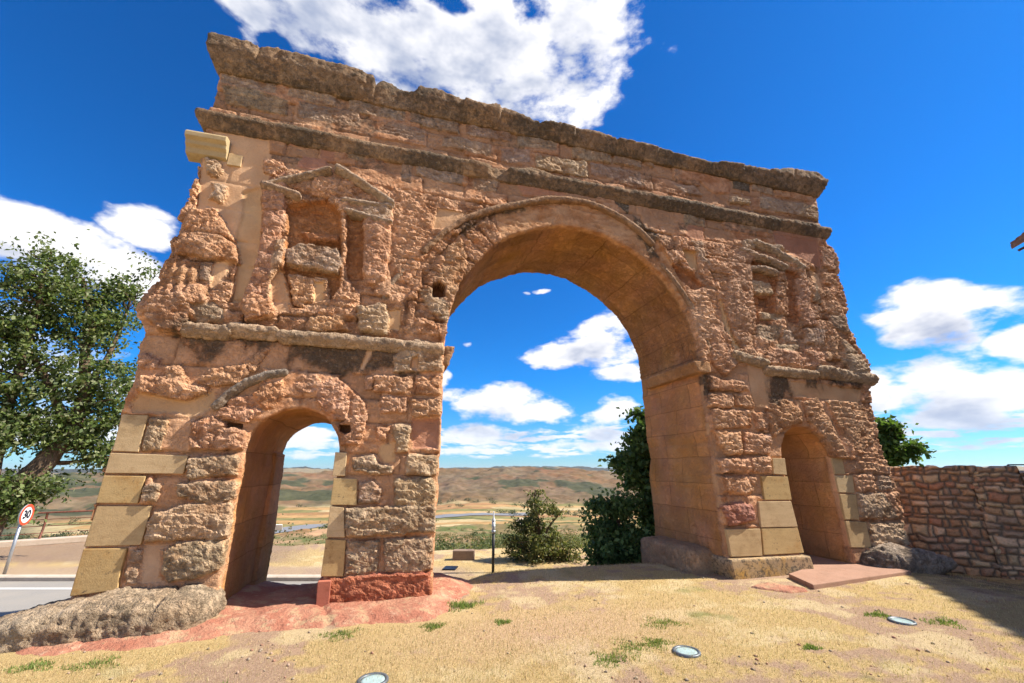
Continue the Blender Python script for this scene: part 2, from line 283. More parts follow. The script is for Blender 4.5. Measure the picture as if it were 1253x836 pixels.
# ---- traced measurements of the monument, in metres on the wall plane
STONES=[
('A',0.017,(-3.46,8.41,-2.86,8.37,-2.56,8.37,-2.58,7.93,-3.4,7.93)),
('A',0.017,(-3.39,7.89,-2.94,7.94,-2.34,7.83,-2.32,7.51,-2.83,7.52,-3.24,7.51)),
('A',0.022,(-2.36,8.33,-1.54,8.33,-1.55,7.94,-1.92,7.89,-2.38,7.95)),
('A',0.022,(-2.19,7.87,-1.15,7.92,-1.11,7.55,-2.14,7.52)),
('A',0.022,(-1.37,8.24,-0.82,8.3,-0.37,8.19,-0.36,7.9,-0.96,7.87,-1.35,7.9)),
('A',0.017,(-0.61,7.82,0.02,7.81,0.04,7.52,-0.9,7.52)),
('A',0.022,(-0.26,8.16,0.68,8.27,0.68,7.87,0.04,7.88,-0.26,7.91)),
('A',0.017,(0.38,7.8,1.33,7.78,1.34,7.48,0.36,7.51)),
('A',0.022,(0.82,8.31,1.73,8.34,1.73,7.93,0.81,7.88)),
('A',0.017,(1.53,7.73,2.13,7.83,2.11,7.5,1.53,7.39)),
('A',0.022,(1.87,8.27,2.71,8.27,2.7,7.94,1.87,7.86)),
('A',0.022,(3.08,8.3,4.02,8.36,3.99,7.92,3.06,7.83)),
('W',0.039,(2.24,7.73,3.42,7.84,3.4,7.42,2.24,7.41)),
('A',0.022,(4.06,8.32,4.76,8.26,4.72,7.93,4.03,7.95)),
('A',0.011,(3.47,7.83,4.68,7.86,4.64,7.49,3.45,7.52)),
('A',0.017,(4.8,8.66,5.09,8.61,5.02,8.04,4.83,8.11)),
('P',0.017,(5.78,8.32,7.12,8.43,7.04,7.75,6.51,7.65,6.18,7.93,5.72,7.88)),
('A',0.022,(5.43,7.69,6.02,7.76,6.26,7.53,5.74,7.49)),
('K',0.017,(7.21,8.4,7.7,8.37,7.6,7.91,7.11,7.9)),
('A',0.017,(7.75,8.38,8.35,8.34,8.31,7.95,7.66,7.96)),
('P',0.022,(8.4,8.34,9.62,8.35,9.52,7.97,8.35,7.93)),
('A',0.028,(7.89,7.84,9.62,7.89,9.55,7.48,7.79,7.5)),
('W',0.044,(9.2,7.85,9.59,7.87,9.58,7.47,8.94,7.52)),
('W',0.05,(7,7.7,7.53,7.69,7.54,7.53,6.92,7.48)),
('K',0.011,(-3.37,7.27,-3.12,7.24,-2.91,7.22,-2.63,7.07,-2.63,6.87,-2.95,6.9,-3.32,6.98)),
('P',0.011,(-2.49,7.33,-2.27,7.32,-2.24,6.94,-2.43,6.96)),
('Q',0.017,(-2.21,7.22,-1.87,7.26,-1.83,6.97,-2.21,6.91)),
('Q',0.011,(-1.71,7.03,-1.5,7.05,-1.43,6.72,-1.67,6.7)),
('A',0.011,(-1.28,7.14,-0.97,7.14,-0.95,6.86,-1.25,6.86)),
('A',0.011,(-0.33,7.18,-0.16,7.18,-0.14,6.54,-0.32,6.57)),
('A',0.017,(-0.06,7.09,0.62,7.07,0.85,7,0.78,6.72,0.26,6.69,-0.07,6.8)),
('A',0.011,(1.01,7,1.52,6.99,1.46,6.68,0.99,6.66)),
('Q',0.017,(-2.78,6.49,-2.56,6.59,-2.24,6.53,-2.15,6.35,-2.37,6.18,-2.68,6.24)),
('Q',0.017,(-1.96,6.76,-1.57,6.75,-1.48,6.56,-1.72,6.44,-2.02,6.51)),
('Q',0.011,(1.82,7.02,2.85,7.11,2.84,6.87,1.98,6.71)),
('K',0.011,(4.12,7.28,4.35,7.27,4.26,6.71,3.97,6.89,3.85,7.07)),
('Q',0.017,(4.89,7.43,5.32,7.44,5.19,7.01,4.91,7.02)),
('A',0.017,(5.64,7.03,6.19,7.05,6.13,6.66,5.63,6.66)),
('Q',0.028,(5.7,6.69,6.12,6.7,6.06,6.32,5.58,6.37)),
('A',0.011,(7.17,7.23,8.1,7.21,8.01,6.85,7.09,6.83)),
('Q',0.017,(8.08,7.16,9.43,7.17,9.31,6.75,8.06,6.77)),
('S',0,(-3.32,6.96,-2.5,6.96,-2.37,6.32,-2.44,5.7,-2.55,5.09,-2.69,4.92,-3.01,5.33,-3.25,5.29,-3.38,6.29)),
('S',-0.04,(-2.73,5.88,-2.49,6.04,-2.37,5.53,-2.32,4.98,-2.31,4.49,-2.4,3.98,-2.53,3.96,-2.56,4.52,-2.69,5.02,-2.66,5.48)),
('W',0.077,(-3.36,6.39,-3.11,6.37,-3.04,6.19,-3.12,6.04,-3.21,6.08,-3.29,6.25)),
('W',0.077,(-3.16,5.94,-2.95,5.92,-2.92,5.79,-2.97,5.61,-3.16,5.66,-3.08,5.8)),
('R',0.055,(-2.52,6.55,-2.24,6.61,-2.15,6.44,-2.31,6.24,-2.48,6.32)),
('R',0.132,(-3.28,5.41,-3.02,5.49,-2.76,5.13,-2.64,4.95,-2.8,5.01,-3.33,5.04,-3.37,5.17)),
('R',0.154,(-3.41,4.79,-3.31,4.99,-2.96,5.04,-2.62,4.9,-2.54,4.6,-2.75,4.62,-2.98,4.59,-3.1,4.65,-3.35,4.62)),
('R',0.143,(-3.44,4.27,-3.45,4.53,-3.33,4.61,-3.02,4.55,-2.98,4.23,-2.8,4.04,-3.13,3.97,-3.49,4.05)),
('G',0.121,(-3.04,4.56,-2.83,4.59,-2.83,4.22,-2.98,4.26)),
('S',0.055,(-2.86,4.6,-2.68,4.63,-2.65,4.46,-2.76,4.12,-2.84,4.17)),
('R',0.11,(-2.43,5.97,-2.11,6.19,-2.04,5.52,-2.04,4.96,-2.05,4.26,-2.09,3.97,-2.32,3.94,-2.35,4.29,-2.3,4.64,-2.31,5.06,-2.33,5.5)),
('W',0.154,(-2.09,5.07,-1.93,5.1,-1.92,4.67,-1.95,4.32,-1.98,3.96,-2.08,3.98,-2.09,4.65)),
('S',0.011,(-2.08,4.37,-1.96,4.65,-1.75,4.26,-1.72,3.91,-2.01,3.86)),
('O',-0.1,(-2.07,5.77,-1.47,5.97,-1.21,5.74,-1.12,5.16,-1.06,4.43,-1.22,3.97,-1.74,3.94,-1.86,4.34,-1.94,4.53,-1.96,5.03)),
('O',0.033,(-1.82,5.34,-1.2,5.36,-1.14,5.17,-1.67,5.12)),
('G',0.088,(-1.96,4.93,-1.77,5.09,-1.18,5.07,-1.07,4.79,-1.13,4.61,-1.89,4.68)),
('R',0.022,(-1.86,4.54,-1.29,4.54,-1.17,4.02,-1.39,3.92,-1.72,4.04)),
('S',0,(-1.48,4.45,-1.31,4.47,-1.29,4.15,-1.43,4.08)),
('R',0.11,(-0.84,5.73,-0.39,5.81,-0.37,5.21,-0.4,4.61,-0.66,4.46,-0.76,4.71,-0.78,5.15)),
('W',0.132,(-0.94,5.96,-0.49,6.04,-0.39,5.8,-0.62,5.63,-0.84,5.72)),
('O',-0.06,(-1.16,5.75,-0.88,5.8,-0.79,5.21,-0.75,4.54,-1,4.51)),
('R',0.044,(-0.42,6.42,0.42,6.38,0.91,6.09,0.54,5.39,0.21,4.95,0.13,4.56,-0.13,4.2,-0.31,4.19,-0.4,5.25)),
('S',0.022,(0.35,6.11,0.97,6.12,0.75,5.72,0.28,5.67)),
('W',0.088,(0.13,4.48,0.34,4.56,0.66,4.24,0.63,3.95,0.47,4.02,0.23,4.28)),
('R',0.066,(0.58,5.39,0.83,5.59,0.94,5.12,0.78,4.6,0.64,4.28,0.43,4.66)),
('H',-0.3,(0.36,4.63,0.48,4.68,0.58,4.6,0.59,4.39,0.37,4.37)),
('R',0.055,(0.02,3.93,0.17,3.95,0.14,3.69,0.03,3.71)),
('S',0.011,(-0.38,4.08,-0.1,4.13,-0.1,3.74,-0.32,3.75)),
('R',0.198,(-3.52,3.86,-3.38,4.1,-2.95,4.18,-2.75,3.86,-2.97,3.68,-3.04,3.43,-3.29,3.47,-3.47,3.59)),
('W',0.132,(-0.8,4.08,-0.38,4.17,-0.29,3.97,-0.3,3.66,-0.7,3.66)),
('R',0.165,(-2.41,3.99,-2.28,4.12,-2,4.09,-1.9,3.81,-2.29,3.7)),
('R',0.121,(-1.44,3.82,-0.97,3.92,-0.84,3.67,-1.39,3.6)),
('G',0.11,(-3.01,3.87,-2.72,3.95,-2.58,3.79,-2.58,3.66,-2.87,3.59)),
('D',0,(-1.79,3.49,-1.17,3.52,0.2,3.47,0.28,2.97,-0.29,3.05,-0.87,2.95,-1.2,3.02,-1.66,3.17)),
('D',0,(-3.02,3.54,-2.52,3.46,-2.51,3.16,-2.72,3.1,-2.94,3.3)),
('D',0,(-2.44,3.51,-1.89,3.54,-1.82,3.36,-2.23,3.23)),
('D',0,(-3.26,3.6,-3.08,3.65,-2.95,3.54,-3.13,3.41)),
('S',0.011,(-0.47,3.41,-0.6,3.08,-0.67,3.05,-0.58,3.38,-0.51,3.51)),
('R',0.033,(-3.64,3.03,-3.44,3.14,-3.22,3.06,-3.25,2.92,-3.45,2.93)),
('R',0.088,(-3.42,2.64,-3.39,2.83,-2.89,2.86,-2.82,2.73,-2.57,2.72,-2.61,2.52,-2.79,2.53,-2.97,2.46,-3.03,2.39,-3.21,2.54,-3.38,2.61)),
('R',0.077,(-3.16,2.98,-2.98,3.01,-2.85,2.82,-3.1,2.76)),
('R',0.072,(-2.73,2.78,-2.59,2.99,-2.18,3.06,-2.11,2.92,-2.2,2.77,-2.5,2.73)),
('R',0.039,(-2.23,3.1,-2.07,3.26,-1.92,3.33,-1.99,3.12,-2.05,2.95,-2.12,2.95)),
('R',0.044,(-2.44,2.36,-2.27,2.57,-2.09,2.61,-1.87,2.38,-2.03,2.23,-2.4,2.33)),
('R',0.066,(-2.02,2.64,-1.93,2.8,-1.68,2.85,-1.62,2.61,-1.84,2.4)),
('R',0.05,(-1.54,2.78,-1.47,2.92,-1.25,2.97,-1.15,2.82,-1.21,2.68,-1.45,2.67)),
('R',0.077,(-1.2,2.82,-0.97,2.93,-0.8,2.84,-0.71,2.6,-0.74,2.31,-0.9,2.29,-1.06,2.41,-1.19,2.58)),
('R',0.066,(-0.8,2.84,-0.55,2.61,-0.46,2.37,-0.53,2,-0.79,1.94,-0.89,2.24,-0.68,2.36)),
('R',0.066,(-2.7,2.23,-2.47,2.33,-2.29,2.24,-2.23,2.17,-2,2.1,-2.02,1.89,-2.55,1.87,-2.67,1.9)),
('H',-0.18,(-2.29,2.25,-2.09,2.23,-2.08,2.14,-2.29,2.16)),
('H',-0.18,(-0.85,2.26,-0.68,2.26,-0.67,2.14,-0.74,2.11,-0.84,2.16)),
('S',-0.01,(-3.36,2.61,-2.81,2.5,-2.52,2.67,-2.47,2.42,-2.73,2.28,-2.91,2.34,-3.39,2.33,-3.44,2.47)),
('G',0.028,(-3.19,2.28,-2.96,2.28,-2.96,1.85,-3.18,1.84)),
('G',0.066,(-2.68,1.77,-2.12,1.83,-2.03,1.76,-2.02,1.55,-2.59,1.51)),
('G',0.083,(-2.7,1.47,-2.03,1.5,-2,1.25,-2.21,1.2,-2.51,1.24,-2.66,1.3)),
('G',0.088,(-2.92,1.02,-2.83,1.12,-2.56,1.21,-2.01,1.23,-1.94,0.82,-2.11,0.76,-2.36,0.79,-2.57,0.79,-2.89,0.76)),
('G',0.094,(-2.67,0.66,-2.56,0.76,-2.28,0.78,-2,0.76,-1.97,0.52,-2.04,0.42,-2.31,0.33,-2.54,0.32,-2.64,0.42)),
('G',0.055,(-3.06,1.41,-2.98,1.47,-2.86,1.43,-2.87,1.22,-3.03,1.26)),
('G',0.039,(-3.04,0.44,-3.02,0.68,-2.91,0.7,-2.88,0.3,-2.98,0.32)),
('S',0.011,(-2.9,0.73,-2.61,0.74,-2.71,0.65,-2.68,0.4,-2.56,0.3,-2.85,0.31)),
('G',0.066,(-0.62,1.79,-0.33,1.82,-0.22,1.7,-0.05,1.67,-0.05,1.57,-0.34,1.55,-0.6,1.62)),
('G',0.083,(0.13,1.85,0.61,1.83,0.6,1.54,0.14,1.55)),
('G',0.05,(-0.5,1.44,-0.32,1.49,-0.16,1.34,-0.16,1.16,-0.48,1.16)),
('G',0.072,(-0.01,1.5,0.54,1.52,0.61,1.33,0.6,1.13,0.02,1.13)),
('G',0.094,(-0.65,1.12,-0.18,1.13,0.6,1.14,0.62,0.77,-0.08,0.75,-0.59,0.76)),
('G',0.05,(-0.57,0.71,-0.14,0.71,-0.12,0.28,-0.56,0.28)),
('G',0.072,(-0.1,0.71,0.6,0.71,0.6,0.31,0.43,0.26,-0.04,0.29)),
('X',0.11,(-0.68,0.26,-0.18,0.29,0.57,0.28,0.6,-0.1,0.5,-0.16,-0.6,-0.15)),
('X',0.066,(-0.76,0.27,0.58,0.25,0.64,-0.15,-0.7,-0.19)),
('W',0.077,(-0.11,2.26,0.18,2.27,0.15,1.87,-0.02,1.86)),
('R',0.044,(-0.34,2.24,-0.12,2.24,-0.17,2.02,-0.29,2.03)),
('R',0.039,(-0.57,2.98,-0.4,3.01,-0.45,2.78,-0.55,2.77)),
('R',0.066,(-0.43,3.01,0.17,3.02,0.16,2.74,-0.4,2.74)),
('R',0.066,(0.19,3.02,0.58,3.04,0.57,2.76,0.21,2.74)),
('R',0.055,(-0.32,2.68,0.09,2.7,0.09,2.44,-0.28,2.45)),
('R',0.055,(0.14,2.67,0.6,2.69,0.6,2.42,0.16,2.4)),
('G',0.088,(-0.18,3.32,0.14,3.63,0.57,3.58,0.6,3.12,-0.15,3.06)),
('S',0.028,(0.1,3.31,0.21,3.35,0.23,3.1,0.1,3.13)),
('R',0.022,(0.22,1.91,0.39,2.09,0.57,1.88)),
('Q',-0.04,(0.15,2.37,0.6,2.38,0.6,1.92,0.22,1.91)),
('S',0.011,(-0.25,1.96,-0.03,2.03,-0.03,1.73,-0.17,1.71,-0.27,1.84)),
('R',0.072,(5.61,3.02,6.17,3.01,6.12,2.74,5.57,2.75)),
('R',0.066,(6.21,3.02,6.53,3,6.64,2.76,6.17,2.78)),
('R',0.083,(5.66,3.36,6.47,3.25,6.53,3.08,5.65,3.06)),
('R',0.077,(5.61,2.69,6.48,2.71,6.47,2.39,5.62,2.35)),
('R',0.088,(5.64,2.31,6.2,2.3,6.14,1.89,5.81,1.89,5.67,2.07)),
('R',0.066,(6.26,2.31,6.89,2.26,6.81,1.9,6.2,1.92)),
('R',0.083,(5.59,1.82,6.27,1.82,6.26,1.58,5.67,1.56)),
('R',0.066,(6.33,1.82,6.8,1.87,6.74,1.59,6.31,1.59)),
('R',0.083,(5.64,1.51,6.41,1.51,6.25,1.27,6.06,1.2,5.7,1.24)),
('Y',0.077,(5.54,1.01,5.86,1.08,6.22,1.02,6.23,0.76,5.66,0.68)),
('R',0.055,(6.59,2.67,7,2.67,6.85,2.29,6.6,2.38)),
('R',0.088,(6.9,2.8,7.38,2.98,7.74,2.79,7.72,2.5,7.29,2.39,6.96,2.23,6.89,2.44)),
('R',0.099,(7.82,2.92,8.16,3.02,8.33,2.72,8.66,1.85,8.4,1.7,8.22,1.91,8.07,2.31,7.83,2.56)),
('R',0.066,(8.45,2.98,9.1,3.08,9.48,2.85,9.52,2.18,8.94,1.92,8.64,2.33)),
('R',0.055,(8.83,1.93,9.49,2.05,9.63,1.62,9.07,1.47)),
('G',0.077,(8.66,1.17,9.37,1.19,9.59,0.72,8.62,0.72)),
('G',0.066,(9.37,1.51,9.67,1.48,9.67,1.23,9.27,1.22)),
('R',0.066,(8.74,1.54,9.24,1.51,9.23,1.23,8.71,1.21)),
('G',0.055,(8.81,0.65,9.74,0.62,9.7,0.23,8.77,0.24)),
('S',0.011,(6.62,3.64,7.22,3.68,6.99,2.77,6.69,2.76,6.6,3.08)),
('S',0.011,(7.62,3.36,9.58,3.29,9.36,2.96,7.54,3.05)),
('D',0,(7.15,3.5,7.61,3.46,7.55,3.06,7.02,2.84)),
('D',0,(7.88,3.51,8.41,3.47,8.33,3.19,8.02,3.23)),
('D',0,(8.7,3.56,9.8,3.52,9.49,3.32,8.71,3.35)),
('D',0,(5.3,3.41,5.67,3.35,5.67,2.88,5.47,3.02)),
('R',0.088,(5.29,6.32,5.61,6.34,5.99,6.16,6.02,5.62,6.24,5.24,6,5.25,5.72,5.73,5.41,5.96)),
('W',0.11,(5.64,6.29,5.99,6.28,5.98,5.99,6.1,5.72,5.83,5.81)),
('S',0,(5.43,6.05,5.79,6.02,5.76,5.56,5.57,5.61)),
('O',-0.05,(5.11,5.73,5.61,5.52,5.91,5.24,5.64,5.06,5.33,5.3)),
('R',0.077,(5.28,4.99,5.84,5.2,5.98,4.85,6.05,4.36,5.73,3.83,5.56,3.49,5.51,3.98,5.41,4.56)),
('R',0.083,(5.87,4.69,6.16,4.46,6.25,3.86,6.39,3.62,6.05,3.36,5.77,3.66)),
('S',0.011,(6.18,5.03,6.52,4.43,6.62,3.74,6.37,3.89,6.21,4.49)),
('R',0.099,(6.63,5.97,7.21,6.38,7.35,5.99,6.97,4.44,6.57,3.88,6.36,4.21,6.29,4.73,6.46,5.39)),
('O',-0.06,(7.16,6.02,7.83,6.03,7.85,5.61,7.51,4.61,7.07,4.57,7.02,5.03)),
('G',0.033,(7.06,5.57,7.67,5.57,7.69,5.28,7.16,5.22)),
('H',-0.14,(7.31,5.19,7.58,5.2,7.52,4.97,7.27,4.98)),
('G',0.028,(7.21,4.83,7.83,4.82,7.7,4.66,7.21,4.65)),
('G',0.039,(7.04,4.52,7.66,4.54,7.59,4.22,7.32,4.17,6.98,4.23)),
('G',0.039,(7.7,4.51,7.96,4.44,8.08,4.19,7.66,4.16)),
('G',0.039,(7.41,4.12,8.07,4.15,8.02,3.99,7.49,3.98)),
('O',-0.05,(8.16,5.95,8.49,5.89,8.37,4.98,8.15,4.58,7.88,4.65)),
('R',0.11,(8.36,5.76,8.66,5.66,8.62,5.12,8.65,4.64,8.3,4.59,8.23,5.08)),
('G',0.11,(8.29,4.55,8.91,4.57,8.76,4.22,8.23,4.18)),
('R',0.099,(8.13,4.09,8.59,4.12,8.64,3.77,8.35,3.69,8.06,3.82)),
('R',0.077,(7.19,4.02,8.24,3.98,8.37,3.67,7.12,3.72)),
('R',0.121,(6.36,3.93,6.72,3.97,7.01,3.87,7.04,3.74,6.52,3.74)),
('W',0.11,(7.02,6.49,7.33,6.58,7.34,6.33,7.04,6.27)),
('W',0.099,(7.58,6.46,8.08,6.55,8.23,6.41,7.69,6.33)),
('G',0.077,(8.9,5.7,9.11,5.63,8.93,5.17,8.72,5.22)),
('S',0.017,(8.77,6.13,9.09,5.96,9.18,5.26,9.28,5.11,9.07,5.05,8.95,5.64)),
('W',0.017,(8.29,6.55,9.05,6.53,9.03,6.44,8.3,6.42)),
('R',0.088,(8.89,5.56,9.24,5.54,9.54,5.17,9.49,4.87,8.97,5.01)),
('G',0.11,(9.03,4.91,9.54,4.94,9.59,4.52,9.1,4.59)),
('G',0.143,(9.19,4.44,9.57,4.13,9.81,3.74,9.71,3.52,9.28,3.62,8.95,4.01)),
('R',0.11,(8.8,4.51,9.19,4.45,9.18,3.89,8.65,3.85)),
('R',0.077,(9.35,6.72,9.77,6.67,9.65,6.11,9.27,6.17)),
('R',0.077,(9.22,6.01,9.62,6.02,9.58,5.73,9.19,5.72)),
('Q',0,(8.03,6.88,9.37,6.87,9.27,6.1,8.92,6.16,8.07,6.57)),
('P',0.006,(1.41,6.17,1.98,6.49,3.01,6.74,4.14,6.65,4.86,6.23,5.24,5.52,5.52,4.79,5.21,4.52,4.72,5.34,4,5.87,2.98,6.08,2.14,5.87,1.57,5.52)),
('D',0,(4.41,6.62,4.84,6.34,4.88,5.74,4.63,5.81,4.4,6.2)),
('D',0,(0.74,5.85,1.28,6.18,1.98,6.53,1.98,6.42,1.35,6.06,0.9,5.71)),
('S',0.006,(5.1,2.7,5.57,3.18,5.55,2.42,5.56,1.27,5.55,0.74,5.3,0.75,5.23,1.83)),
]
BLOCKS=[
(-3.48,2.31,-3.2,2.3,-3.2,1.84,-3.48,1.85),
(-3.49,1.82,-2.64,1.8,-2.65,1.57,-3.49,1.58),
(-3.49,1.55,-3.05,1.54,-3.07,1.22,-3.49,1.23),
(-3.48,1.2,-2.91,1.19,-2.93,0.75,-3.5,0.75),
(-3.49,0.73,-3.06,0.71,-3.07,0.43,-3.05,0.27,-3.5,0.23),
(-0.85,1.86,-0.69,1.85,-0.68,1.54,-0.85,1.54),
(-0.83,1.51,-0.52,1.5,-0.49,1.15,-0.83,1.16),
(-0.83,1.14,-0.65,1.12,-0.6,0.74,-0.83,0.75),
(-0.83,0.73,-0.58,0.71,-0.56,0.27,-0.84,0.28),
(6.83,1.83,7.12,1.83,7.1,1.53,6.8,1.55),
(6.51,1.51,7.12,1.5,7.11,1.09,6.5,1.1),
(6.35,1.07,7.08,1.07,7.12,0.63,6.31,0.65),
(5.58,0.64,6.29,0.63,6.24,0.2,5.6,0.21),
(6.32,0.63,7.12,0.62,7.16,0.2,6.28,0.21),
(8.23,1.85,8.58,1.84,8.57,1.54,8.26,1.54),
(8.25,1.51,8.75,1.51,8.69,1.19,8.28,1.2),
(8.27,1.17,8.72,1.16,8.66,0.71,8.29,0.72),
(8.28,0.69,8.81,0.66,8.8,0.21,8.3,0.24),
]
OUTL=[(-3.51, 0.23), (-3.51, 0.74), (-3.5, 1.22), (-3.51, 1.83), (-3.5, 2.31), (-3.5, 2.6), (-3.47, 2.71), (-3.49, 2.88), (-3.47, 3.03), (-3.52, 3.26), (-3.49, 3.43), (-3.59, 3.63), (-3.64, 3.88), (-3.58, 4.1), (-3.49, 4.2), (-3.52, 4.34), (-3.44, 4.67), (-3.49, 4.87), (-3.4, 5.07), (-3.45, 5.26), (-3.38, 5.53), (-3.38, 6.29), (-3.45, 6.63), (-3.43, 6.93), (-3.51, 7.24), (-3.42, 7.48), (-3.44, 7.88), (-3.48, 8.23)]
OUTR=[(9.7, 8.26), (9.67, 7.96), (9.64, 7.49), (9.59, 7.14), (9.65, 6.81), (9.88, 6.73), (9.76, 6.17), (9.69, 5.84), (9.74, 5.43), (9.74, 5.12), (9.64, 4.95), (9.66, 4.72), (9.76, 4.57), (9.78, 4.19), (9.97, 3.88), (9.91, 3.56), (9.73, 3.26), (9.74, 2.87), (9.68, 2.36), (9.71, 1.94), (9.79, 1.54), (9.79, 1.23), (9.78, 0.62), (9.75, 0.15)]
TOPZ=[(-3.65, 8.71), (-3.38, 8.73), (-2.98, 8.72), (-2.9, 8.69), (-2.62, 8.76), (-2.05, 8.72), (-1.5, 8.7), (-1.22, 8.71), (-0.97, 8.65), (-0.91, 8.49), (-0.81, 8.66), (-0.63, 8.64), (-0.39, 8.51), (-0.17, 8.55), (-0.13, 8.67), (0.21, 8.69), (0.61, 8.6), (1.09, 8.51), (1.26, 8.52), (1.39, 8.6), (1.59, 8.61), (1.94, 8.54), (2.32, 8.43), (2.43, 8.48), (2.82, 8.52), (3.1, 8.48), (3.57, 8.54), (4.14, 8.47), (4.3, 8.46), (4.94, 8.47), (5.56, 8.43), (6.42, 8.38), (7.11, 8.49), (8.07, 8.54), (8.44, 8.58), (8.85, 8.71), (8.96, 8.67), (9.62, 8.71), (9.84, 8.56)]
CLOUDS= [(5.74, 52.61, 18.92, 7.11, 1), (29.38, 52.11, 5.74, 7.46, 1), (-13.29, 52.02, 11.3, 5.16, 1), (24.3, 48.28, 6.86, 4.78, 0.8), (-22.37, 49.87, 5.97, 2.65, 0.7), (-37.79, 20.3, 5.38, 3.02, 1), (-30.36, 24.57, 3.81, 2.2, 0.9), (-32.93, 18.94, 6.85, 2.76, 0.9), (-34.49, 11.25, 6.09, 4.52, 0.5), (-31.24, 4.05, 6.46, 3.05, 0.6), (62.45, 14.58, 5.61, 3.81, 1), (63.99, 14.97, 3.19, 3.09, 1), (60.97, 7.98, 7.33, 3.16, 1), (65.24, 6.99, 4.28, 3.27, 1), (67.32, 10.63, 2.03, 2.28, 0.9), (62.4, 4.57, 6.25, 1.35, 0.8), (28.84, 16.36, 7.7, 3.53, 1), (23.64, 15.07, 5.54, 2.02, 1), (31.25, 18.38, 5.26, 2.73, 0.9), (31.29, 12.58, 5.23, 1.52, 0.8), (14.33, 8.93, 9.45, 3.0, 1), (17.72, 7.82, 6.67, 2.2, 1), (9.36, 4.74, 6.01, 1.51, 0.9), (30.82, 6.9, 6.2, 2.97, 1), (26.96, 4.66, 4.76, 1.48, 0.8), (16.57, 4.55, 5.51, 0.97, 0.7), (23.12, 3.12, 11.71, 0.85, 0.7), (7.8, 2.6, 9.63, 0.74, 0.6), (19.94, 24.19, 1.79, 0.45, 0.7), (17.35, 23.81, 0.79, 0.34, 0.55), (8.65, 16.38, 0.67, 0.45, 0.55), (-11.32, 3.79, 5.32, 0.97, 0.8), (-8.47, 2.89, 5.54, 0.79, 0.8), (-12.76, 1.57, 5.13, 0.56, 0.6), (-26.49, 6.88, 3.82, 2.52, 0.7), (57.39, 2.33, 7.28, 0.48, 0.7), (62.83, 1.91, 4.5, 0.36, 0.7), (5.74, 11.8, 1.1, 1.55, 0.7)]
HOLES= [(3.99, 55.98, 3.82, 1.36, 0.95), (17.99, 55.76, 3.54, 2.08, 0.95), (-22.98, 46.78, 1.96, 0.98, 0.5)]
LT_l = [(-10.83, 8.45, 7.19, 1.06, 1.06, 1.14, 3), (-11.07, 8.27, 5.63, 0.8, 0.8, 1.08, 2.5), (-9.79, 9.15, 6.04, 0.97, 0.97, 1.32, 3), (-9.43, 9.37, 7.32, 0.59, 0.59, 0.78, 0.8), (-8.99, 9.62, 8.59, 0.32, 0.32, 0.47, 0.15), (-10.29, 8.82, 4.32, 1.2, 1.2, 0.98, 3), (-9.16, 9.52, 4.0, 0.88, 0.88, 1.18, 2.2), (-10.54, 8.65, 2.84, 0.93, 0.93, 0.82, 2.4), (-9.4, 9.38, 2.7, 0.91, 0.91, 0.88, 1.6), (-11.62, 7.84, 4.26, 0.81, 0.81, 2.43, 2), (-10.2, 8.89, 1.07, 0.84, 0.84, 0.5, 1.5), (-10.15, 8.91, 0.54, 0.52, 0.52, 0.36, 0.8), (-8.95, 9.64, 1.98, 0.53, 0.53, 0.51, 0.6), (-11.51, 7.93, 6.99, 0.34, 0.34, 0.6, 0.5)]
LT_h = [(-6.88, 8.78, 4.78, 0.87, 0.87, 1.19, 3), (-6.62, 8.89, 6.24, 0.69, 0.69, 1.11, 1.5)]
LT_s1 = [(-10.6, 8.61, -0.7), (-10.46, 8.71, 0.46), (-10.11, 8.94, 1.29), (-9.84, 9.11, 1.96), (-9.58, 9.28, 2.69), (-9.6, 9.26, 4.19), (-9.83, 9.12, 6.03), (-10.3, 8.82, 7.56)]
LT_s2 = [(-10.51, 8.67, 0.27), (-10.67, 8.56, 1.94), (-10.78, 8.49, 3.74), (-10.83, 8.45, 5.71), (-10.96, 8.35, 7.54)]
LT_s3 = [(-9.58, 9.28, 2.69), (-10.25, 8.85, 4.08), (-10.86, 8.43, 5.19)]
LT_s4 = [(-9.6, 9.26, 4.19), (-9.32, 9.43, 5.33), (-9.24, 9.48, 6.79)]
DT_l = [(6.22, 3.12, 2.74, 0.33, 0.33, 0.38, 1), (6.09, 3.2, 2.12, 0.45, 0.45, 0.46, 1.6), (5.93, 3.3, 1.56, 0.4, 0.4, 0.38, 1.5), (6.34, 3.04, 1.13, 0.43, 0.43, 0.81, 2), (6.14, 3.17, 0.66, 0.31, 0.31, 0.36, 0.8), (5.71, 3.43, 1.88, 0.23, 0.23, 0.25, 0.4), (6.57, 2.89, 1.92, 0.39, 0.39, 1.03, 1.2), (6.85, 2.69, 0.77, 0.56, 0.56, 0.99, 1.5)]
DT_s = [(6.32, 3.06, -1.02), (6.34, 3.04, 0.2), (6.28, 3.08, 1.33), (6.28, 3.09, 2.33), (6.24, 3.11, 3.0)]
DB_l = [(5.2, 2.8, -0.04, 0.65, 0.65, 0.56, 3), (4.84, 2.99, 0.26, 0.3, 0.3, 0.3, 0.9), (4.94, 2.94, -0.25, 0.51, 0.51, 0.47, 1.5), (5.57, 2.59, -0.22, 0.53, 0.53, 0.55, 1.5), (4.76, 3.03, 0.88, 0.17, 0.17, 0.27, 0.3), (5.17, 2.82, 0.8, 0.37, 0.37, 0.31, 0.6), (5.99, 2.32, -0.35, 0.51, 0.51, 0.54, 1)]
DB_s = [(5.14, 2.83, -0.77), (5.13, 2.84, -0.24), (5.1, 2.86, 0.44)]
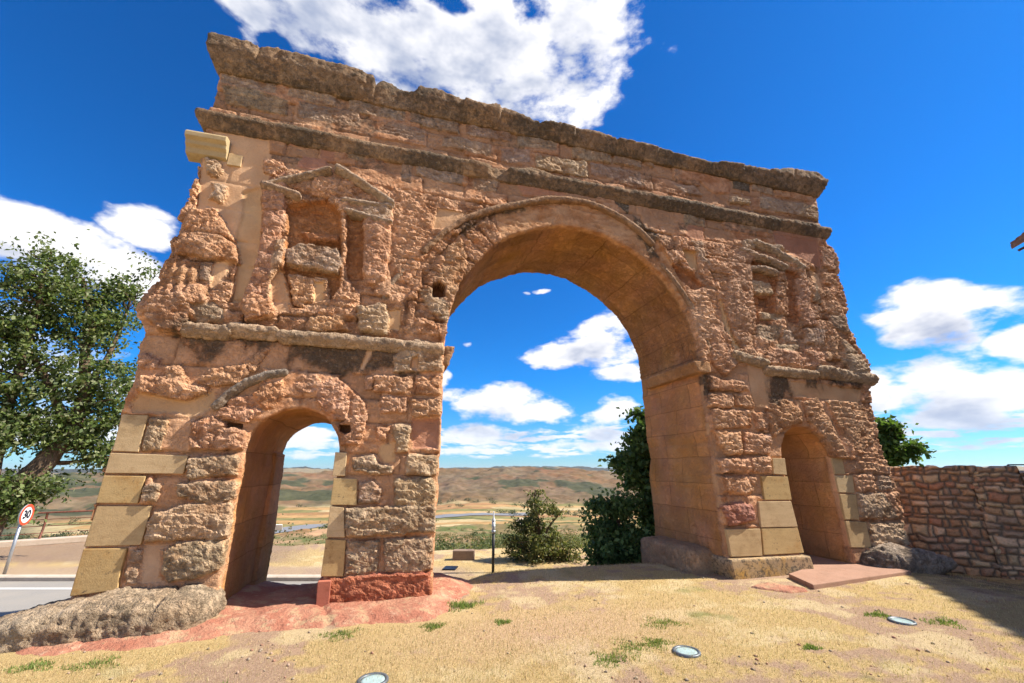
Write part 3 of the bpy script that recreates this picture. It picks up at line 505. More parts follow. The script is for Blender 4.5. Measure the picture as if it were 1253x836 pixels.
SH_l = [(4.08, 6.0, -0.42, 0.71, 0.71, 0.62, 3), (4.63, 5.81, -0.52, 0.52, 0.52, 0.52, 1.6), (3.56, 6.16, -0.49, 0.38, 0.38, 0.43, 0.8), (3.98, 6.04, 0.24, 0.29, 0.29, 0.34, 0.6), (4.39, 5.9, 0.46, 0.39, 0.39, 0.24, 0.5), (4.1, 6.0, 0.76, 0.2, 0.2, 0.24, 0.3), (4.62, 5.82, 0.4, 0.24, 0.24, 0.14, 0.25), (3.74, 6.11, 0.02, 0.34, 0.34, 0.24, 0.5), (5.06, 5.64, -0.72, 0.46, 0.46, 0.33, 0.8)]
SH_s = [(4.27, 5.94, -1.16), (4.24, 5.95, -0.53), (4.2, 5.96, 0.13), (4.1, 6.0, 1.03)]
SH_s2 = [(4.24, 5.95, -0.53), (4.54, 5.84, 0.13), (4.89, 5.71, 0.54)]
RT_l = [(15.72, 4.12, 2.28, 0.3, 0.3, 0.72, 2), (15.9, 3.86, 2.22, 0.27, 0.27, 0.43, 1.4), (15.87, 3.9, 2.94, 0.22, 0.22, 0.22, 0.8), (16.08, 3.58, 2.26, 0.2, 0.2, 0.16, 0.5), (16.23, 3.33, 2.35, 0.1, 0.1, 0.08, 0.25), (15.99, 3.71, 2.74, 0.17, 0.17, 0.14, 0.35), (15.47, 4.48, 2.02, 0.31, 0.31, 0.84, 1)]
RT_s = [(15.54, 4.39, 0.46), (15.71, 4.14, 1.75), (15.91, 3.84, 2.53), (16.11, 3.53, 2.83)]
RT_s2 = [(15.71, 4.14, 1.75), (16.03, 3.65, 2.13), (16.29, 3.23, 2.35)]
# ------------------------------------------------------------------ THE ARCH
RUIN=mat_ruin()
arch=tag(empty('triumphal_arch',(3.1,1.05,0)),'weathered sandstone triumphal arch with one tall central opening and two small side openings','arch')
AX=Vector((3.1,1.05,0))
def attach(o):
    o.parent=arch; o.location=o.location-AX if False else o.location
    o.matrix_parent_inverse=Matrix.Translation(-AX); return o
# colour (albedo), edge, roughness, lichen
CLS={'R':((.74,.45,.27),.025,.85,.06),'G':((.60,.44,.29),.025,.62,.42),'W':((.66,.49,.33),.03,.8,.15),'A':((.48,.35,.24),.025,.5,.38),
 'K':((.27,.20,.14),.03,.35,.75),'Q':((.46,.235,.14),.03,.15,.1),'P':((.64,.375,.215),.03,.3,.05),'S':((.64,.41,.235),.02,.03,.0),
 'O':((.50,.24,.11),.06,.6,.05),'X':((.52,.20,.125),.05,.6,.05),'Y':((.55,.29,.21),.05,.7,.05),'H':((.30,.15,.08),.015,.1,.0)}
OZ=[p[1] for p in OUTL]; OX=[p[0] for p in OUTL]; RZ=[p[1] for p in OUTR][::-1]; RX=[p[0] for p in OUTR][::-1]
ox,oz,oy=-4.3,-.5,-.40; dx,dy,dz=.02,.035,.02
nx,ny,nz=int(14.5/dx),int(2.6/dy),int(8.9/dz)
gx=(ox+dx*np.arange(nx)).astype(np.float32); gz=(oz+dz*np.arange(nz)).astype(np.float32); gy=(oy+dy*np.arange(ny)).astype(np.float32)
X2,Z2=np.meshgrid(gx,gz,indexing='ij')
wx=X2+.022*fbm(X2*7,3.3,Z2*7,3,11); wz=Z2+.022*fbm(X2*7,8.8,Z2*7,3,12)
F=np.zeros_like(X2); A=np.full_like(X2,.26); LI=np.full_like(X2,.06); C=np.zeros(X2.shape+(3,),np.float32); C[:]=CLS['P'][0]
# zones: raw eroded masonry round the big arch and the flanks, smoother render low down and in the attic
rz=sstep(3.55,3.75,Z2)*(1-sstep(6.15,6.5,Z2+.35*fbm(X2*1.3,0,Z2*1.3,3,5)))
right=sstep(5.5,5.6,X2)*sstep(8.55,8.8,X2)*(Z2<6.6)
rz=np.maximum(rz,right*.8); rz=np.maximum(rz,(1-sstep(.62,.8,np.abs(Z2-3.0)))*sstep(6.0,6.2,X2)*.0)
rz=rz*(1-.55*sstep(.1,.5,fbm(X2*1.7,9,Z2*1.7,2,31)))
A+= .75*rz; F+=rz*.05+.03*fbm(X2*.9,1,Z2*.9,3,3)
C+= rz[...,None]*(np.array(CLS['R'][0],np.float32)-C)
att=sstep(6.35,6.6,Z2)
C=C*(1-att[...,None]*.18)
LI+=att*.14
rws=np.array([-.6,-.05,.22,.7,1.18,1.54,1.84,2.28,2.62,3.0,3.42,3.85,4.3,4.78,5.2,5.62,6.0,6.38,6.72,7.05,7.42,7.8,8.2,8.6])
jd,jh=courses(wx+.03*fbm(X2*2,1,Z2*2,2,8),wz+.025*fbm(X2*1.2,5,Z2*1.2,2,9),rws,.35,.95,17)
# the ring of voussoirs round the big arch is cut radially
rr_=np.hypot(wx-3.09,wz-3.72); th_=np.arctan2(wz-3.72,wx-3.09); vm=(rr_<3.02)&(Z2>3.72)
tv=th_*9.5; vd=np.minimum((.5-np.abs(tv%1-.5))/9.5*rr_,np.abs(3.02-rr_)); jd=np.where(vm,vd,jd); jh=np.where(vm,hsh(np.floor(tv).astype(int),np.zeros(tv.shape,int),np.zeros(tv.shape,int),4),jh)
brk=sstep(-.35,.15,fbm(X2*1.6,7,Z2*1.6,3,19))
F+= (jh-.5)*(.045+.025*rz)-.032*np.exp(-(jd/.017)**2)*brk-.02*rz*(1-sstep(0,.06,jd))
C*= (1+.36*(jh-.5))[...,None]; C*=(1-.24*np.exp(-(jd/.02)**2)*brk)[...,None]; A+=.18*(jh-.4)*(jh>.5)
hu=hsh((jh*997).astype(int),np.zeros(jh.shape,int),np.zeros(jh.shape,int),6); LI+=.35*sstep(.7,.9,hu)*(.4+.6*att)
for i,(c,h,p) in enumerate(STONES):
    poly=[(p[k],p[k+1]) for k in range(0,len(p),2)]
    x0,x1=min(q[0] for q in poly)-.12,max(q[0] for q in poly)+.12; z0,z1=min(q[1] for q in poly)-.12,max(q[1] for q in poly)+.12
    a,b_=max(0,int((x0-ox)/dx)),min(nx,int((x1-ox)/dx)+1); e,f=max(0,int((z0-oz)/dz)),min(nz,int((z1-oz)/dz)+1)
    S=np.s_[a:b_,e:f]
    clean=c in 'SPH'
    d=polysdf((X2 if clean else wx)[S],(Z2 if clean else wz)[S],poly)
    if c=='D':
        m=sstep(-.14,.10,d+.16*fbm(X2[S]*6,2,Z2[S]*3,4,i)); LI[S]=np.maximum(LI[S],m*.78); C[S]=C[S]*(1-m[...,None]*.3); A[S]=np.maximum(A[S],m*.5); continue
    col,ed,am,li=CLS[c]
    t=np.clip(d/ed,0,1)
    prof=(1-(1-t)**2) if h>.05 and c in 'RGWXYA' else sstep(0,1,t)
    # stones bulge a little towards their middle and lean out at the bottom
    bulge=np.clip(d/.22,0,1)
    hh=h*(.78+.22*bulge)
    F[S]=F[S]*(1-prof)+hh*prof
    m=sstep(-.01,.015,d)
    tint=1+.16*(rng.random()-.5); hue=np.array([1,1+.06*(rng.random()-.5),1+.14*(rng.random()-.5)],np.float32)
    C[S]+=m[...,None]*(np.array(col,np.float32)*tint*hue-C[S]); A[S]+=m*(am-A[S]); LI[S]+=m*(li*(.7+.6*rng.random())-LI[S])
    if c in 'GRA' and h>.02:   # dark weathering crust settles on some blocks
        pass
# coursed joints scratched into the raw masonry
for k,zc in enumerate((4.05,4.55,5.02,5.5,5.9)):
    g=np.exp(-((Z2-zc-.03*fbm(X2*1.5,k,0,2,70+k))/.02)**2)*sstep(-.1,.35,fbm(X2*1.1,k*3.3,Z2*.5,2,44)); F-=.03*g*rz
# two thin joints in the smooth patch at top left
for x0,z0,x1,z1 in ((-3.2,6.02,-2.6,6.0),(-3.2,5.55,-2.5,5.52),(-2.96,6.02,-2.96,6.42)):
    F-=.015*np.exp(-(linesdf(X2,Z2,[(x0,z0),(x1,z1)])/.014)**2)
# fluting left on two stones of the right-hand columns
fl=sstep(-.03,.03,polysdf(X2,Z2,[(8.45,4.75),(8.95,4.75),(8.95,4.0),(8.4,4.0)])); F-=fl*.035*(.5+.5*np.sin(X2*75))
fl=sstep(-.03,.03,polysdf(X2,Z2,[(-3.4,4.6),(-3.0,4.6),(-3.0,4.0),(-3.6,4.0)])); F-=fl*.04*(.5+.5*np.sin(X2*52+Z2*3))
rough2=.45*ridged(wx*1.8+Z2*1.2,1.7,wz*3.8-X2*1.6,5,21)+.65*fbm(wx*4.5,3.1,wz*6,5,22,.62)
d1,d2=worley(wx*2.6,.3,wz*3.6,5); crack=1-sstep(.0,.07,d2-d1)
F+= A*(.050*rough2-.028*crack*sstep(.3,.9,A)*sstep(.0,.3,rough2+.3))
F=np.maximum(F,-.4)
for p in BLOCKS:
    q=polysdf(X2,Z2,[(p[k],p[k+1]) for k in range(0,len(p),2)]); F=np.where(q>-.012,np.minimum(F,-.015),F); A=np.where(q>-.012,.05,A)
def opening(x,z,c,w,sp):
    return np.where(z>sp,w-np.hypot(x-c,z-sp),w-np.abs(x-c))
edge_er=.03*fbm(X2*2.5,4,Z2*2.5,3,91)+.02*fbm(X2*8,4,Z2*8,2,92)
opn=np.maximum(opening(X2,Z2,3.09,2.47,3.72),np.maximum(opening(X2,Z2,-1.41,.60,1.86),opening(X2,Z2,7.70,.60,1.84)))
opn=opn+edge_er*(1-sstep(-.2,.1,.9-Z2))*.8
# left silhouette / right silhouette
Lx=np.interp(Z2,OZ,OX); Rx=np.interp(Z2,RZ,RX)
side=np.minimum(X2-Lx,Rx-X2)+.03*fbm(Z2*6,2,X2*3,3,61)
side=np.minimum(side,8.26-Z2)
base=np.minimum(side,-opn)
vol=np.empty((nx,ny,nz),np.float32)
for j,y in enumerate(gy):
    b2=base.copy()
    if 1.45<y<2.2:   # thicker broken rear rib inside the left side passage
        lump=-(np.hypot((X2+2.02)/.07,(Z2-.8)/1.6)-1)*.07; b2=np.where((Z2>-.4)&(Z2<1.9),np.maximum(b2,np.minimum(lump,.3)),b2)
    vol[:,j,:]=np.minimum(np.minimum(y+F,2.1-y),b2)
V,Q=nets(vol,(ox,oy,oz),(dx,dy,dz)); del vol
ii=np.clip(((V[:,0]-ox)/dx+.5).astype(int),0,nx-1); kk=np.clip(((V[:,2]-oz)/dz+.5).astype(int),0,nz-1)
Fv=F[ii,kk]; vc=C[ii,kk].copy(); va=A[ii,kk].copy(); vl=LI[ii,kk].copy()
inner=sstep(.06,.14,V[:,1]+np.minimum(Fv,.05))
soff=(opn[ii,kk]>-.12)&(V[:,1]>-.02)
jm=inner*(opn[ii,kk]>-.15)
ja=np.array((.60,.325,.15),np.float32)
n0=fbm(V[:,0]*1.1,V[:,1]*1.1,V[:,2]*1.1,3,55)
jc=ja*(1+.25*n0[:,None]); jc[:,2]*=(1+.3*fbm(V[:,0]*2,V[:,1]*2,V[:,2]*2,2,56))
low=(V[:,2]<1.9)*1.0
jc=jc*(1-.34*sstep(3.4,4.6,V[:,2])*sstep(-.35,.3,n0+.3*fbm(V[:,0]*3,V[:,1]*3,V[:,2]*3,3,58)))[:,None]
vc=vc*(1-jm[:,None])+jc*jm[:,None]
va=va*(1-inner)+inner*np.where(jm>.5,.24+.34*sstep(3.3,3.9,V[:,2]),.7); vl=vl*(1-inner)+inner*np.where(jm>.5,.02,.3)
# exposed left end below: restored blocks; right end raw
N=vnormals(V,Q)
x,y,z=V[:,0],V[:,1],V[:,2]
s=.55*fbm(x*4,y*4,z*4,5,101,.66)+.42*ridged(x*4+z*3,y*8,z*10-x*5,3,102)
d1,_=worley(x*13,y*13,z*13,9); d1b,_=worley(x*24,y*24,z*24,19); pm=sstep(.0,.4,fbm(x*2.5,y*2.5,z*2.5,2,77)); s2=((d1-.45)*.4+(d1b-.45)*.4)*pm+.5*vn(x*21,y*21,z*25,6)+.45*vn(x*38,y*38,z*44,7)
stz=z*8.5+1.3*fbm(x*1.5,y*1.5,z*1.5,3,155)+x*.8; saw=(stz%1.0)**2*sstep(0,.25,fbm(x*2.2,y,z*2.2,2,156)); s=s+.75*saw
amp=va*.027
V=V+N*((s*amp*1.25+s2*amp*.75+.006*fbm(x*2,y*2,z*2,2,8)))[:,None]
# erosion of the passage lining
V=V+N*(jm*(.035*fbm(x*1.6,y*1.6,z*1.6,4,131)))[:,None]
# colour breakup by noise over the whole surface
cb=fbm(x*4,y*4,z*4,3,140); vc=vc*(1+.16*cb[:,None])
# protruding skin is paler, the hollows darker and more orange
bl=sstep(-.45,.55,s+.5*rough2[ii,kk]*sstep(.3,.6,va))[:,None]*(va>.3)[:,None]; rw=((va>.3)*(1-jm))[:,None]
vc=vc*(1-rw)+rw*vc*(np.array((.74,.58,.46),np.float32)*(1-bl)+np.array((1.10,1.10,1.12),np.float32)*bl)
V=V+rng.normal(size=V.shape).astype(np.float32)*(va*.0016)[:,None]
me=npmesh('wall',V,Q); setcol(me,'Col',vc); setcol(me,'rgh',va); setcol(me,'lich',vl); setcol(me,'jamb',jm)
wl=link('wall',me,RUIN,None,True); sf=me.attributes.get('sharp_face') or me.attributes.new('sharp_face','BOOLEAN','FACE')
if len(me.polygons)==len(Q): sf.data.foreach_set('value',(va[Q].mean(1)>.4)&(jm[Q].mean(1)<.3))
attach(wl)

def piece(name,fn,lo,hi,d,col,am,li,amp=.02,mat=None,seed=0,parent_arch=True):
    "one rock-like part: fn(X,Y,Z)->inside distance; noise-displaced surface net"
    ax=[np.arange(lo[k],hi[k]+d,d,dtype=np.float32) for k in range(3)]
    X,Y,Z=np.meshgrid(*ax,indexing='ij')
    V,Q=nets(fn(X,Y,Z),lo,(d,d,d)); N=vnormals(V,Q); x,y,z=V[:,0],V[:,1],V[:,2]
    s=fbm(x*4,y*4,z*4,5,seed+1,.65)+.4*ridged(x*10,y*10,z*10,2,seed+2); d1,_=worley(x*14,y*14,z*14,seed+3)
    V=V+N*(amp*s+amp*.3*(d1-.45)+amp*.4*vn(x*30,y*30,z*30,seed))[:,None]
    V=V+np.random.default_rng(seed).normal(size=V.shape).astype(np.float32)*am*.0016
    me=npmesh(name,V,Q); c=np.array(col,np.float32)*(1+.22*fbm(x*3,y*3,z*3,3,seed+5))[:,None]
    setcol(me,'Col',c); setcol(me,'rgh',np.full(len(V),am)); setcol(me,'lich',np.clip(li*(1+.6*fbm(x*2,y*2,z*2,2,seed+9)),0,1.2)); setcol(me,'jamb',np.zeros(len(V)))
    o=link(name,me,mat or RUIN,None,am<.5)
    return attach(o) if parent_arch else o
# upper cornice: one run of blocks of uneven height and projection
TX=[p[0] for p in TOPZ]; TZ=[p[1] for p in TOPZ]
jo=[-4,-2.88,-2.55,-1.1,-.92,-.2,.75,1.2,1.5,2.35,2.8,3.1,4.1,5.1,5.9,6.7,7.4,8.2,8.9,10.5]
pj=[.23,.20,.22,.19,.14,.17,.24,.23,.18,.21,.22,.17,.21,.18,.21,.22,.18,.22,.23]
def cornice(X,Y,Z):
    top=np.interp(X,TX,TZ)+.03+.02*fbm(X*5,Y*2,0,3,3)
    k=np.clip(np.searchsorted(jo,X.ravel())-1,0,len(pj)-1).reshape(X.shape); P=np.array(pj)[k]
    P=P-.05*sstep(.35,.0,np.abs(X+.5))
    j=np.min(np.abs(X[...,None]-np.array(jo,np.float32)),-1) if X.size<4e5 else np.minimum.reduce([np.abs(X-q) for q in jo])
    t=np.clip((Z-8.16)/.34,0,1); pr=.05+(P-.05)*(t**.75)-.022*np.exp(-(j/.014)**2)
    return np.minimum(np.minimum(np.minimum(Y+pr,2.1+pr-Y),np.minimum(X+3.43+pr,9.68+pr-X)),np.minimum(top-Z,Z-8.15))
piece('upper_cornice',cornice,(-3.85,-.4,8.05),(10.15,2.5,8.95),.035,(.43,.295,.18),.75,.56,.024,seed=200)
def str_course(X,Y,Z):
    P=.13+.02*fbm(X*1.2,0,0,2,31)
    gap=sstep(.0,.10,np.abs(X-1.5)-.13); P=.03+(P-.03)*gap
    t=np.clip((Z-6.96)/.20,0,1); pr=.03+(P-.03)*t**.8
    top=7.24+.012*fbm(X*4,0,0,3,5)+.1*sstep(.5,0,np.abs(X-2.2))*(Y>-.12)
    return np.minimum(np.minimum(Y+pr,.12-Y),np.minimum(np.minimum(X+3.46+pr,9.65+pr-X),np.minimum(top-Z,Z-6.95)))
piece('lower_cornice',str_course,(-3.75,-.3,6.85),(9.95,.2,7.42),.028,(.41,.28,.17),.7,.6,.016,seed=230)
def bar(name,pts,t,p,back=.15,col=(.54,.40,.27),li=.4,am=.8,amp=.02,seed=0,under=.5,d=.025):
    li=li*.62; col=tuple(c*1.12 for c in col)
    def fn(X,Y,Z):
        D=t-linesdf(X,Z,pts)
        # underside tapers back to the wall like a weathered moulding
        pr=p-.03*np.abs(fbm(X*2,0,Z*2,2,seed+40))*4*p
        zc=np.interp(X,[q[0] for q in sorted(pts)],[q[1] for q in sorted(pts)])
        cut=np.clip((zc-Z)/max(t,.01),0,1)*under*p
        return np.minimum(D,np.minimum(Y+pr-cut,back-Y))
    xs=[q[0] for q in pts]; zs=[q[1] for q in pts]
    return piece(name,fn,(min(xs)-t-.1,-p-.1,min(zs)-t-.1),(max(xs)+t+.1,back+.1,max(zs)+t+.1),d,col,am,li,amp,seed=seed)
bar('ledge',[(-2.97,3.49),(-2.52,3.5)],0.1,0.144,seed=300,li=.45,under=.6,amp=.03)
bar('ledge',[(-2.39,3.55),(-1.9,3.53)],0.1,0.14,seed=310,li=.45,under=.6,amp=.025)
bar('ledge',[(-1.74,3.5),(-0.92,3.5),(0.12,3.47),(0.51,3.45)],0.1,0.14,seed=320,li=.5,under=.6,amp=.018)
bar('ledge',[(6.34,3.8),(6.67,3.73),(7.03,3.67)],0.09,0.136,seed=330,li=.5,under=.5,amp=.03)
bar('ledge',[(7.08,3.53),(7.59,3.52),(8.26,3.5)],0.09,0.14,seed=340,li=.5,under=.6,amp=.02)
bar('ledge',[(8.46,3.6),(8.97,3.55),(9.33,3.51),(9.85,3.49)],0.12,0.14,seed=350,li=.5,under=.6,amp=.035)
bar('hood_mould',[(-2.44,2.45),(-2.3,2.63),(-2.12,2.79),(-1.89,2.91),(-1.67,2.96)],0.055,0.1,seed=360,col=(.42,.35,.28),li=.5,amp=.012,d=.02)
bar('pediment_moulding',[(-2.35,6.02),(-1.89,6.27),(-1.49,6.49)],0.045,0.16,seed=370,li=.2,amp=.014,d=.02,col=(.50,.38,.27))
bar('pediment_moulding',[(-1.35,6.55),(-0.92,6.32),(-0.43,6.02)],0.06,0.171,seed=380,li=.25,amp=.014,d=.02,col=(.50,.38,.27))
bar('pediment_moulding',[(-2.39,5.99),(-2.14,5.95),(-1.9,5.89)],0.06,0.171,seed=390,li=.2,amp=.014,d=.02,col=(.50,.36,.25))
bar('pediment_moulding',[(-1.18,5.94),(-0.82,5.93),(-0.45,5.96)],0.05,0.149,seed=400,li=.2,amp=.014,d=.02,col=(.50,.37,.26))
bar('pediment_moulding',[(-1.13,5.76),(-0.77,5.7),(-0.43,5.66)],0.045,0.139,seed=410,li=.2,amp=.016,d=.02,col=(.50,.37,.26))
bar('pediment_moulding',[(6.99,6.23),(7.33,6.13),(7.69,6.07),(8.06,5.95)],0.07,0.144,seed=420,li=.3,amp=.03,d=.02,col=(.52,.38,.27))
bar('pediment_moulding',[(7.15,5.8),(7.46,5.86),(7.82,5.78)],0.06,0.117,seed=430,li=.3,amp=.03,d=.02,col=(.50,.36,.25))
bar('pediment_moulding',[(7.35,6.47),(7.81,6.39),(8.32,6.17),(8.58,6.02)],0.07,0.128,seed=440,li=.3,amp=.035,d=.02,col=(.54,.41,.29))
bar('archivolt_moulding',[(0.18,5.21),(0.5,5.62),(0.91,5.99),(1.41,6.28),(1.95,6.49),(2.41,6.68),(2.86,6.76),(3.31,6.77),(3.68,6.7),(4.12,6.52),(4.47,6.3),(4.72,6.05)],0.05,0.124,seed=450,li=.45,amp=.012,d=.025,col=(.42,.27,.165),under=.2)
bar('archivolt_moulding',[(4.92,5.6),(5.13,5.35),(5.37,4.99),(5.55,4.64),(5.67,4.23),(5.76,3.88)],0.05,0.065,seed=460,li=.4,amp=.015,d=.025,col=(.48,.32,.2),under=.2)
bar('archivolt_moulding',[(0.1,5.15),(-0.12,4.85),(-0.29,4.57),(-0.39,4.29)],0.045,0.052,seed=470,li=.3,amp=.012,d=.025,col=(.45,.33,.23),under=.2)
# imposts at the springing of the big arch
def imp(x0,x1,y0,y1,z0,z1,side):
    def fn(X,Y,Z):
        t=np.clip((Z-z0)/(z1-z0),0,1)
        e=(1-t)*.10
        a=np.minimum(X-x0-(e if side<0 else 0),x1-X-(e if side>0 else 0))
        return np.minimum(np.minimum(a,np.minimum(Y-y0,y1-Y)),np.minimum(Z-z0,z1-Z))
    return fn
piece('impost',imp(5.32,5.7,-.08,1.75,3.40,3.62,-1),(5.2,-.2,3.3),(5.8,1.9,3.72),.025,(.46,.27,.14),.35,.15,.014,seed=480)
piece('impost',imp(.45,.78,-.02,1.6,3.25,3.56,1),(.35,-.15,3.1),(.9,1.7,3.7),.025,(.46,.27,.15),.6,.2,.03,seed=490)

# restored tan blocks: one part each
BLK=[mat_block('restored_sandstone',(.53,.365,.18),(.60,.44,.25),(.34,.22,.10),.6),mat_block('stained_restored_sandstone',(.53,.35,.15),(.56,.40,.19),(.46,.24,.07),.8,60,.12)]
def block(poly,y0,y1,mat,name='restored_block',bev=.008,label=None):
    m=MB(); n=len(poly)
    m.v=[(a,y0,c) for a,c in poly]+[(a,y1,c) for a,c in poly]
    m.f=[tuple(range(n-1,-1,-1)),tuple(range(n,2*n))]+[(i,(i+1)%n,n+(i+1)%n,n+i) for i in range(n)]
    o=m.build(name,mat,bevel=bev)
    bm=bmesh.new(); bm.from_mesh(o.data); bmesh.ops.recalc_face_normals(bm,faces=bm.faces); bm.to_mesh(o.data); bm.free()
    if label: o['label']=label
    return attach(o)
for i,p in enumerate(BLOCKS):
    poly=[(p[k],p[k+1]) for k in range(0,len(p),2)]
    jit=rng.random()*.014
    if poly[0][0]>8: poly=[(max(a,8.305),c) for a,c in poly]; jit-=.02
    poly=[(a+.008*(rng.random()-.5),c+.008*(rng.random()-.5)) for a,c in poly]
    depth=.06 if -.86<poly[0][0]<-.4 else .02
    block(poly,-.024-jit,(.06 if poly[0][0]>8 else .55 if i>4 else 2.08),BLK[1 if i in (4,2,6,8,10,13) else 0])
RED=mat_block('red_sandstone',(.42,.13,.085),(.45,.16,.1),(.30,.09,.06),.5,50)
block([(-.86,.24),(-.70,.24),(-.69,-.22),(-.84,-.22)],-.10,.5,RED,'jamb_stone',label='red sandstone jamb foot')
block([(5.52,.19),(7.18,.17),(7.22,-.04),(7.24,-.24),(5.54,-.28),(5.49,.12)],-.13,.4,mat_block('lichened_plinth',(.46,.33,.19),(.46,.33,.19),(.55,.30,.05),.8,60,.55),'plinth_block',.03,'lichen stained plinth block')
# corner corbel, a stepped restored moulding
m=MB()
prof=[(-.17,6.75),(-.20,6.71),(-.195,6.64),(-.135,6.60),(-.13,6.54),(-.08,6.50),(-.06,6.42),(0.1,6.36),(.1,6.76)]
xs=(-3.60,-3.03)
for x in xs: m.v+=[(x,y,z) for y,z in prof]
n=len(prof); m.f=[tuple(range(n)),tuple(range(2*n-1,n-1,-1))]+[(i,n+i,n+(i+1)%n,(i+1)%n) for i in range(n)]
cb=m.build('corbel',mat_block('corbel_stone',(.47,.36,.2),(.47,.36,.2)),bevel=.008); bm=bmesh.new(); bm.from_mesh(cb.data); bmesh.ops.recalc_face_normals(bm,faces=bm.faces); bm.to_mesh(cb.data); bm.free(); attach(cb)
block([(-3.02,6.56),(-2.82,6.54),(-2.82,6.33),(-3.02,6.33)],-.03,.2,BLK[0])
# jamb lining blocks at the foot of the right pier, buff patched ashlar
# boulders and foot stones
def sup(c,h,e=3.2,taper=None):
    def fn(X,Y,Z):
        hx=h[0]; y0=c[1]; hy=h[1]; hz=h[2]
        if taper: hz=h[2]*np.clip(taper(X),.15,1.2)
        q=(np.abs((X-c[0])/hx)**e+np.abs((Y-y0)/hy)**e+np.abs((Z-c[2])/hz)**e)**(1/e)
        return (1-q)*min(h)
    return fn
piece('foot_boulder',sup((-3.0,-.17,-.03),(1.07,.46,.30),4.6,lambda X:.5+.5*sstep(-4.1,-2.9,X)-.16*np.exp(-((X+2.42)/.03)**2)-.10*np.exp(-((X+3.3)/.05)**2)),(-4.3,-.85,-.5),(-1.8,.5,.5),.03,(.58,.45,.31),1.0,.40,.038,seed=500)['label']='grey lichen speckled boulder under the left corner'
piece('foot_boulder',sup((9.45,-.1,-.05),(.98,.42,.34),2.6,lambda X:.35+.65*sstep(10.5,8.9,X)),(8.3,-.75,-.5),(10.6,.5,.5),.03,(.46,.37,.29),.9,.5,.05,seed=510)['label']='dark worn boulder under the right corner'
piece('foot_stone',sup((5.36,1.2,-.02),(.30,.86,.31),6),(4.9,.2,-.5),(5.8,2.2,.5),.03,(.50,.34,.21),.5,.3,.02,seed=520)['label']='long low stone against the inner side of the right pier'
# ------------------------------------------------------------------ TERRAIN
EY=-6.55; EZ=1.62; YW=R(15.07)
KY=lambda x:4.96-.268*(x+1.95)          # far kerb of the road
def near_h(x,y):
    z=-.10+.015*fbm(x*.9,y*.9,0,3,1)
    st=.2+1.1*sstep(.3,2.0,x)
    dn=np.maximum(0,y-st)*.27
    z=z-np.minimum(dn,.76)-sstep(8.6,11.5,x)*.28*(1-sstep(2,5,y))
    # low mound left by the foot of the arch, falling to the lawn behind
    z=z+.10*np.exp(-((y-2.3)/.7)**2)*sstep(1.0,2.2,x)*(1-sstep(6,8,x))*.6
    return z
AD=np.log(np.array([14.5,17,25,60,150,400,760,1000,1300,1800,2600,3300,5000,9000,20000.]))
AA=np.array([9.6,13,13.5,10.2,8.6,7.55,7.0,5.6,4.35,2.5,.05,.6,.8,-.02,.25])
def terr(x,y):
    x=np.asarray(x,np.float64);y=np.asarray(y,np.float64)
    d=np.hypot(x,y-EY); az=np.degrees(np.arctan2(x,y-EY))
    zn=near_h(x,y)
    shift=1+.10*fbm(az*.05,0,0,3,77)
    ld=np.log(np.maximum(d/shift,1)); a=np.interp(ld,AD,AA)
    # the skyline rolls gently; one whaleback hill stands in the middle
    far=sstep(1500,2500,d)
    a=a+far*(.30*fbm(az*.09,d/4000,0,4,71)+.12)-.45*far*np.exp(-((az-22)/7)**2)*0
    a=a-.22*far*np.exp(-((az-17)/6)**2)+.5*sstep(1500,2200,d)*(1-sstep(3600,5500,d))*(sstep(8,-4,az)+sstep(24,29,az))-.16*sstep(6000,9000,d)
    zf=EZ-d*np.tan(np.radians(a))
    rel=np.clip((d-20)/300,0,1)*np.clip(d,0,9000)
    gul=ridged(x/700,y/700,0,4,81); zf=zf+gul*.013*np.minimum(d,2600)*sstep(1200,1900,d)
    zf=zf+fbm(x/60,y/60,0,4,83)*.022*np.minimum(d,700)*sstep(20,90,d)*(1-.85*sstep(650,800,d)*(1-sstep(1250,1500,d)))
    zf=zf+fbm(x/900,y/900,0,3,84)*28*sstep(3200,5000,d)
    edge=14.6+1.0*fbm(az*.12,0,0,2,41)+2.6*sstep(6,-8,az)+7.5*sstep(-22,-30,az)
    t=sstep(edge,edge+2.5,d)
    back=sstep(70,100,np.abs(az-10))      # behind the viewer the town's plateau just goes on
    t=t*(1-back)
    return zn*(1-t)+zf*t
azs=np.concatenate([np.linspace(-70,88,800,endpoint=False),np.linspace(88,290,60,endpoint=False)])
rs=np.concatenate([[.05,.6,1.2,1.8,2.4,2.9],np.geomspace(3.3,15,190),np.geomspace(15.2,700,150),np.geomspace(712,3600,230),np.geomspace(3700,24000,50)])
AZ,RR=np.meshgrid(np.radians(azs),rs,indexing='ij')
gx_,gy_=RR*np.sin(AZ),EY+RR*np.cos(AZ)
gz_=terr(gx_,gy_)
nA,nR=AZ.shape
GV=np.stack([gx_,gy_,gz_],-1).reshape(-1,3)
i=np.arange(nA)[:,None]; j=np.arange(nR-1)[None,:]; i2=(i+1)%nA
GQ=np.stack([i*nR+j,i*nR+j+1,i2*nR+j+1,i2*nR+j],-1).reshape(-1,4)
me=npmesh('ground',GV,GQ)
x,y,z=GV[:,0],GV[:,1],GV[:,2]; d=np.hypot(x,y-EY); az=np.degrees(np.arctan2(x,y-EY))
def mixc(c,m,k): return c+np.asarray(m)[:,None]*(np.array(k,np.float32)-c)
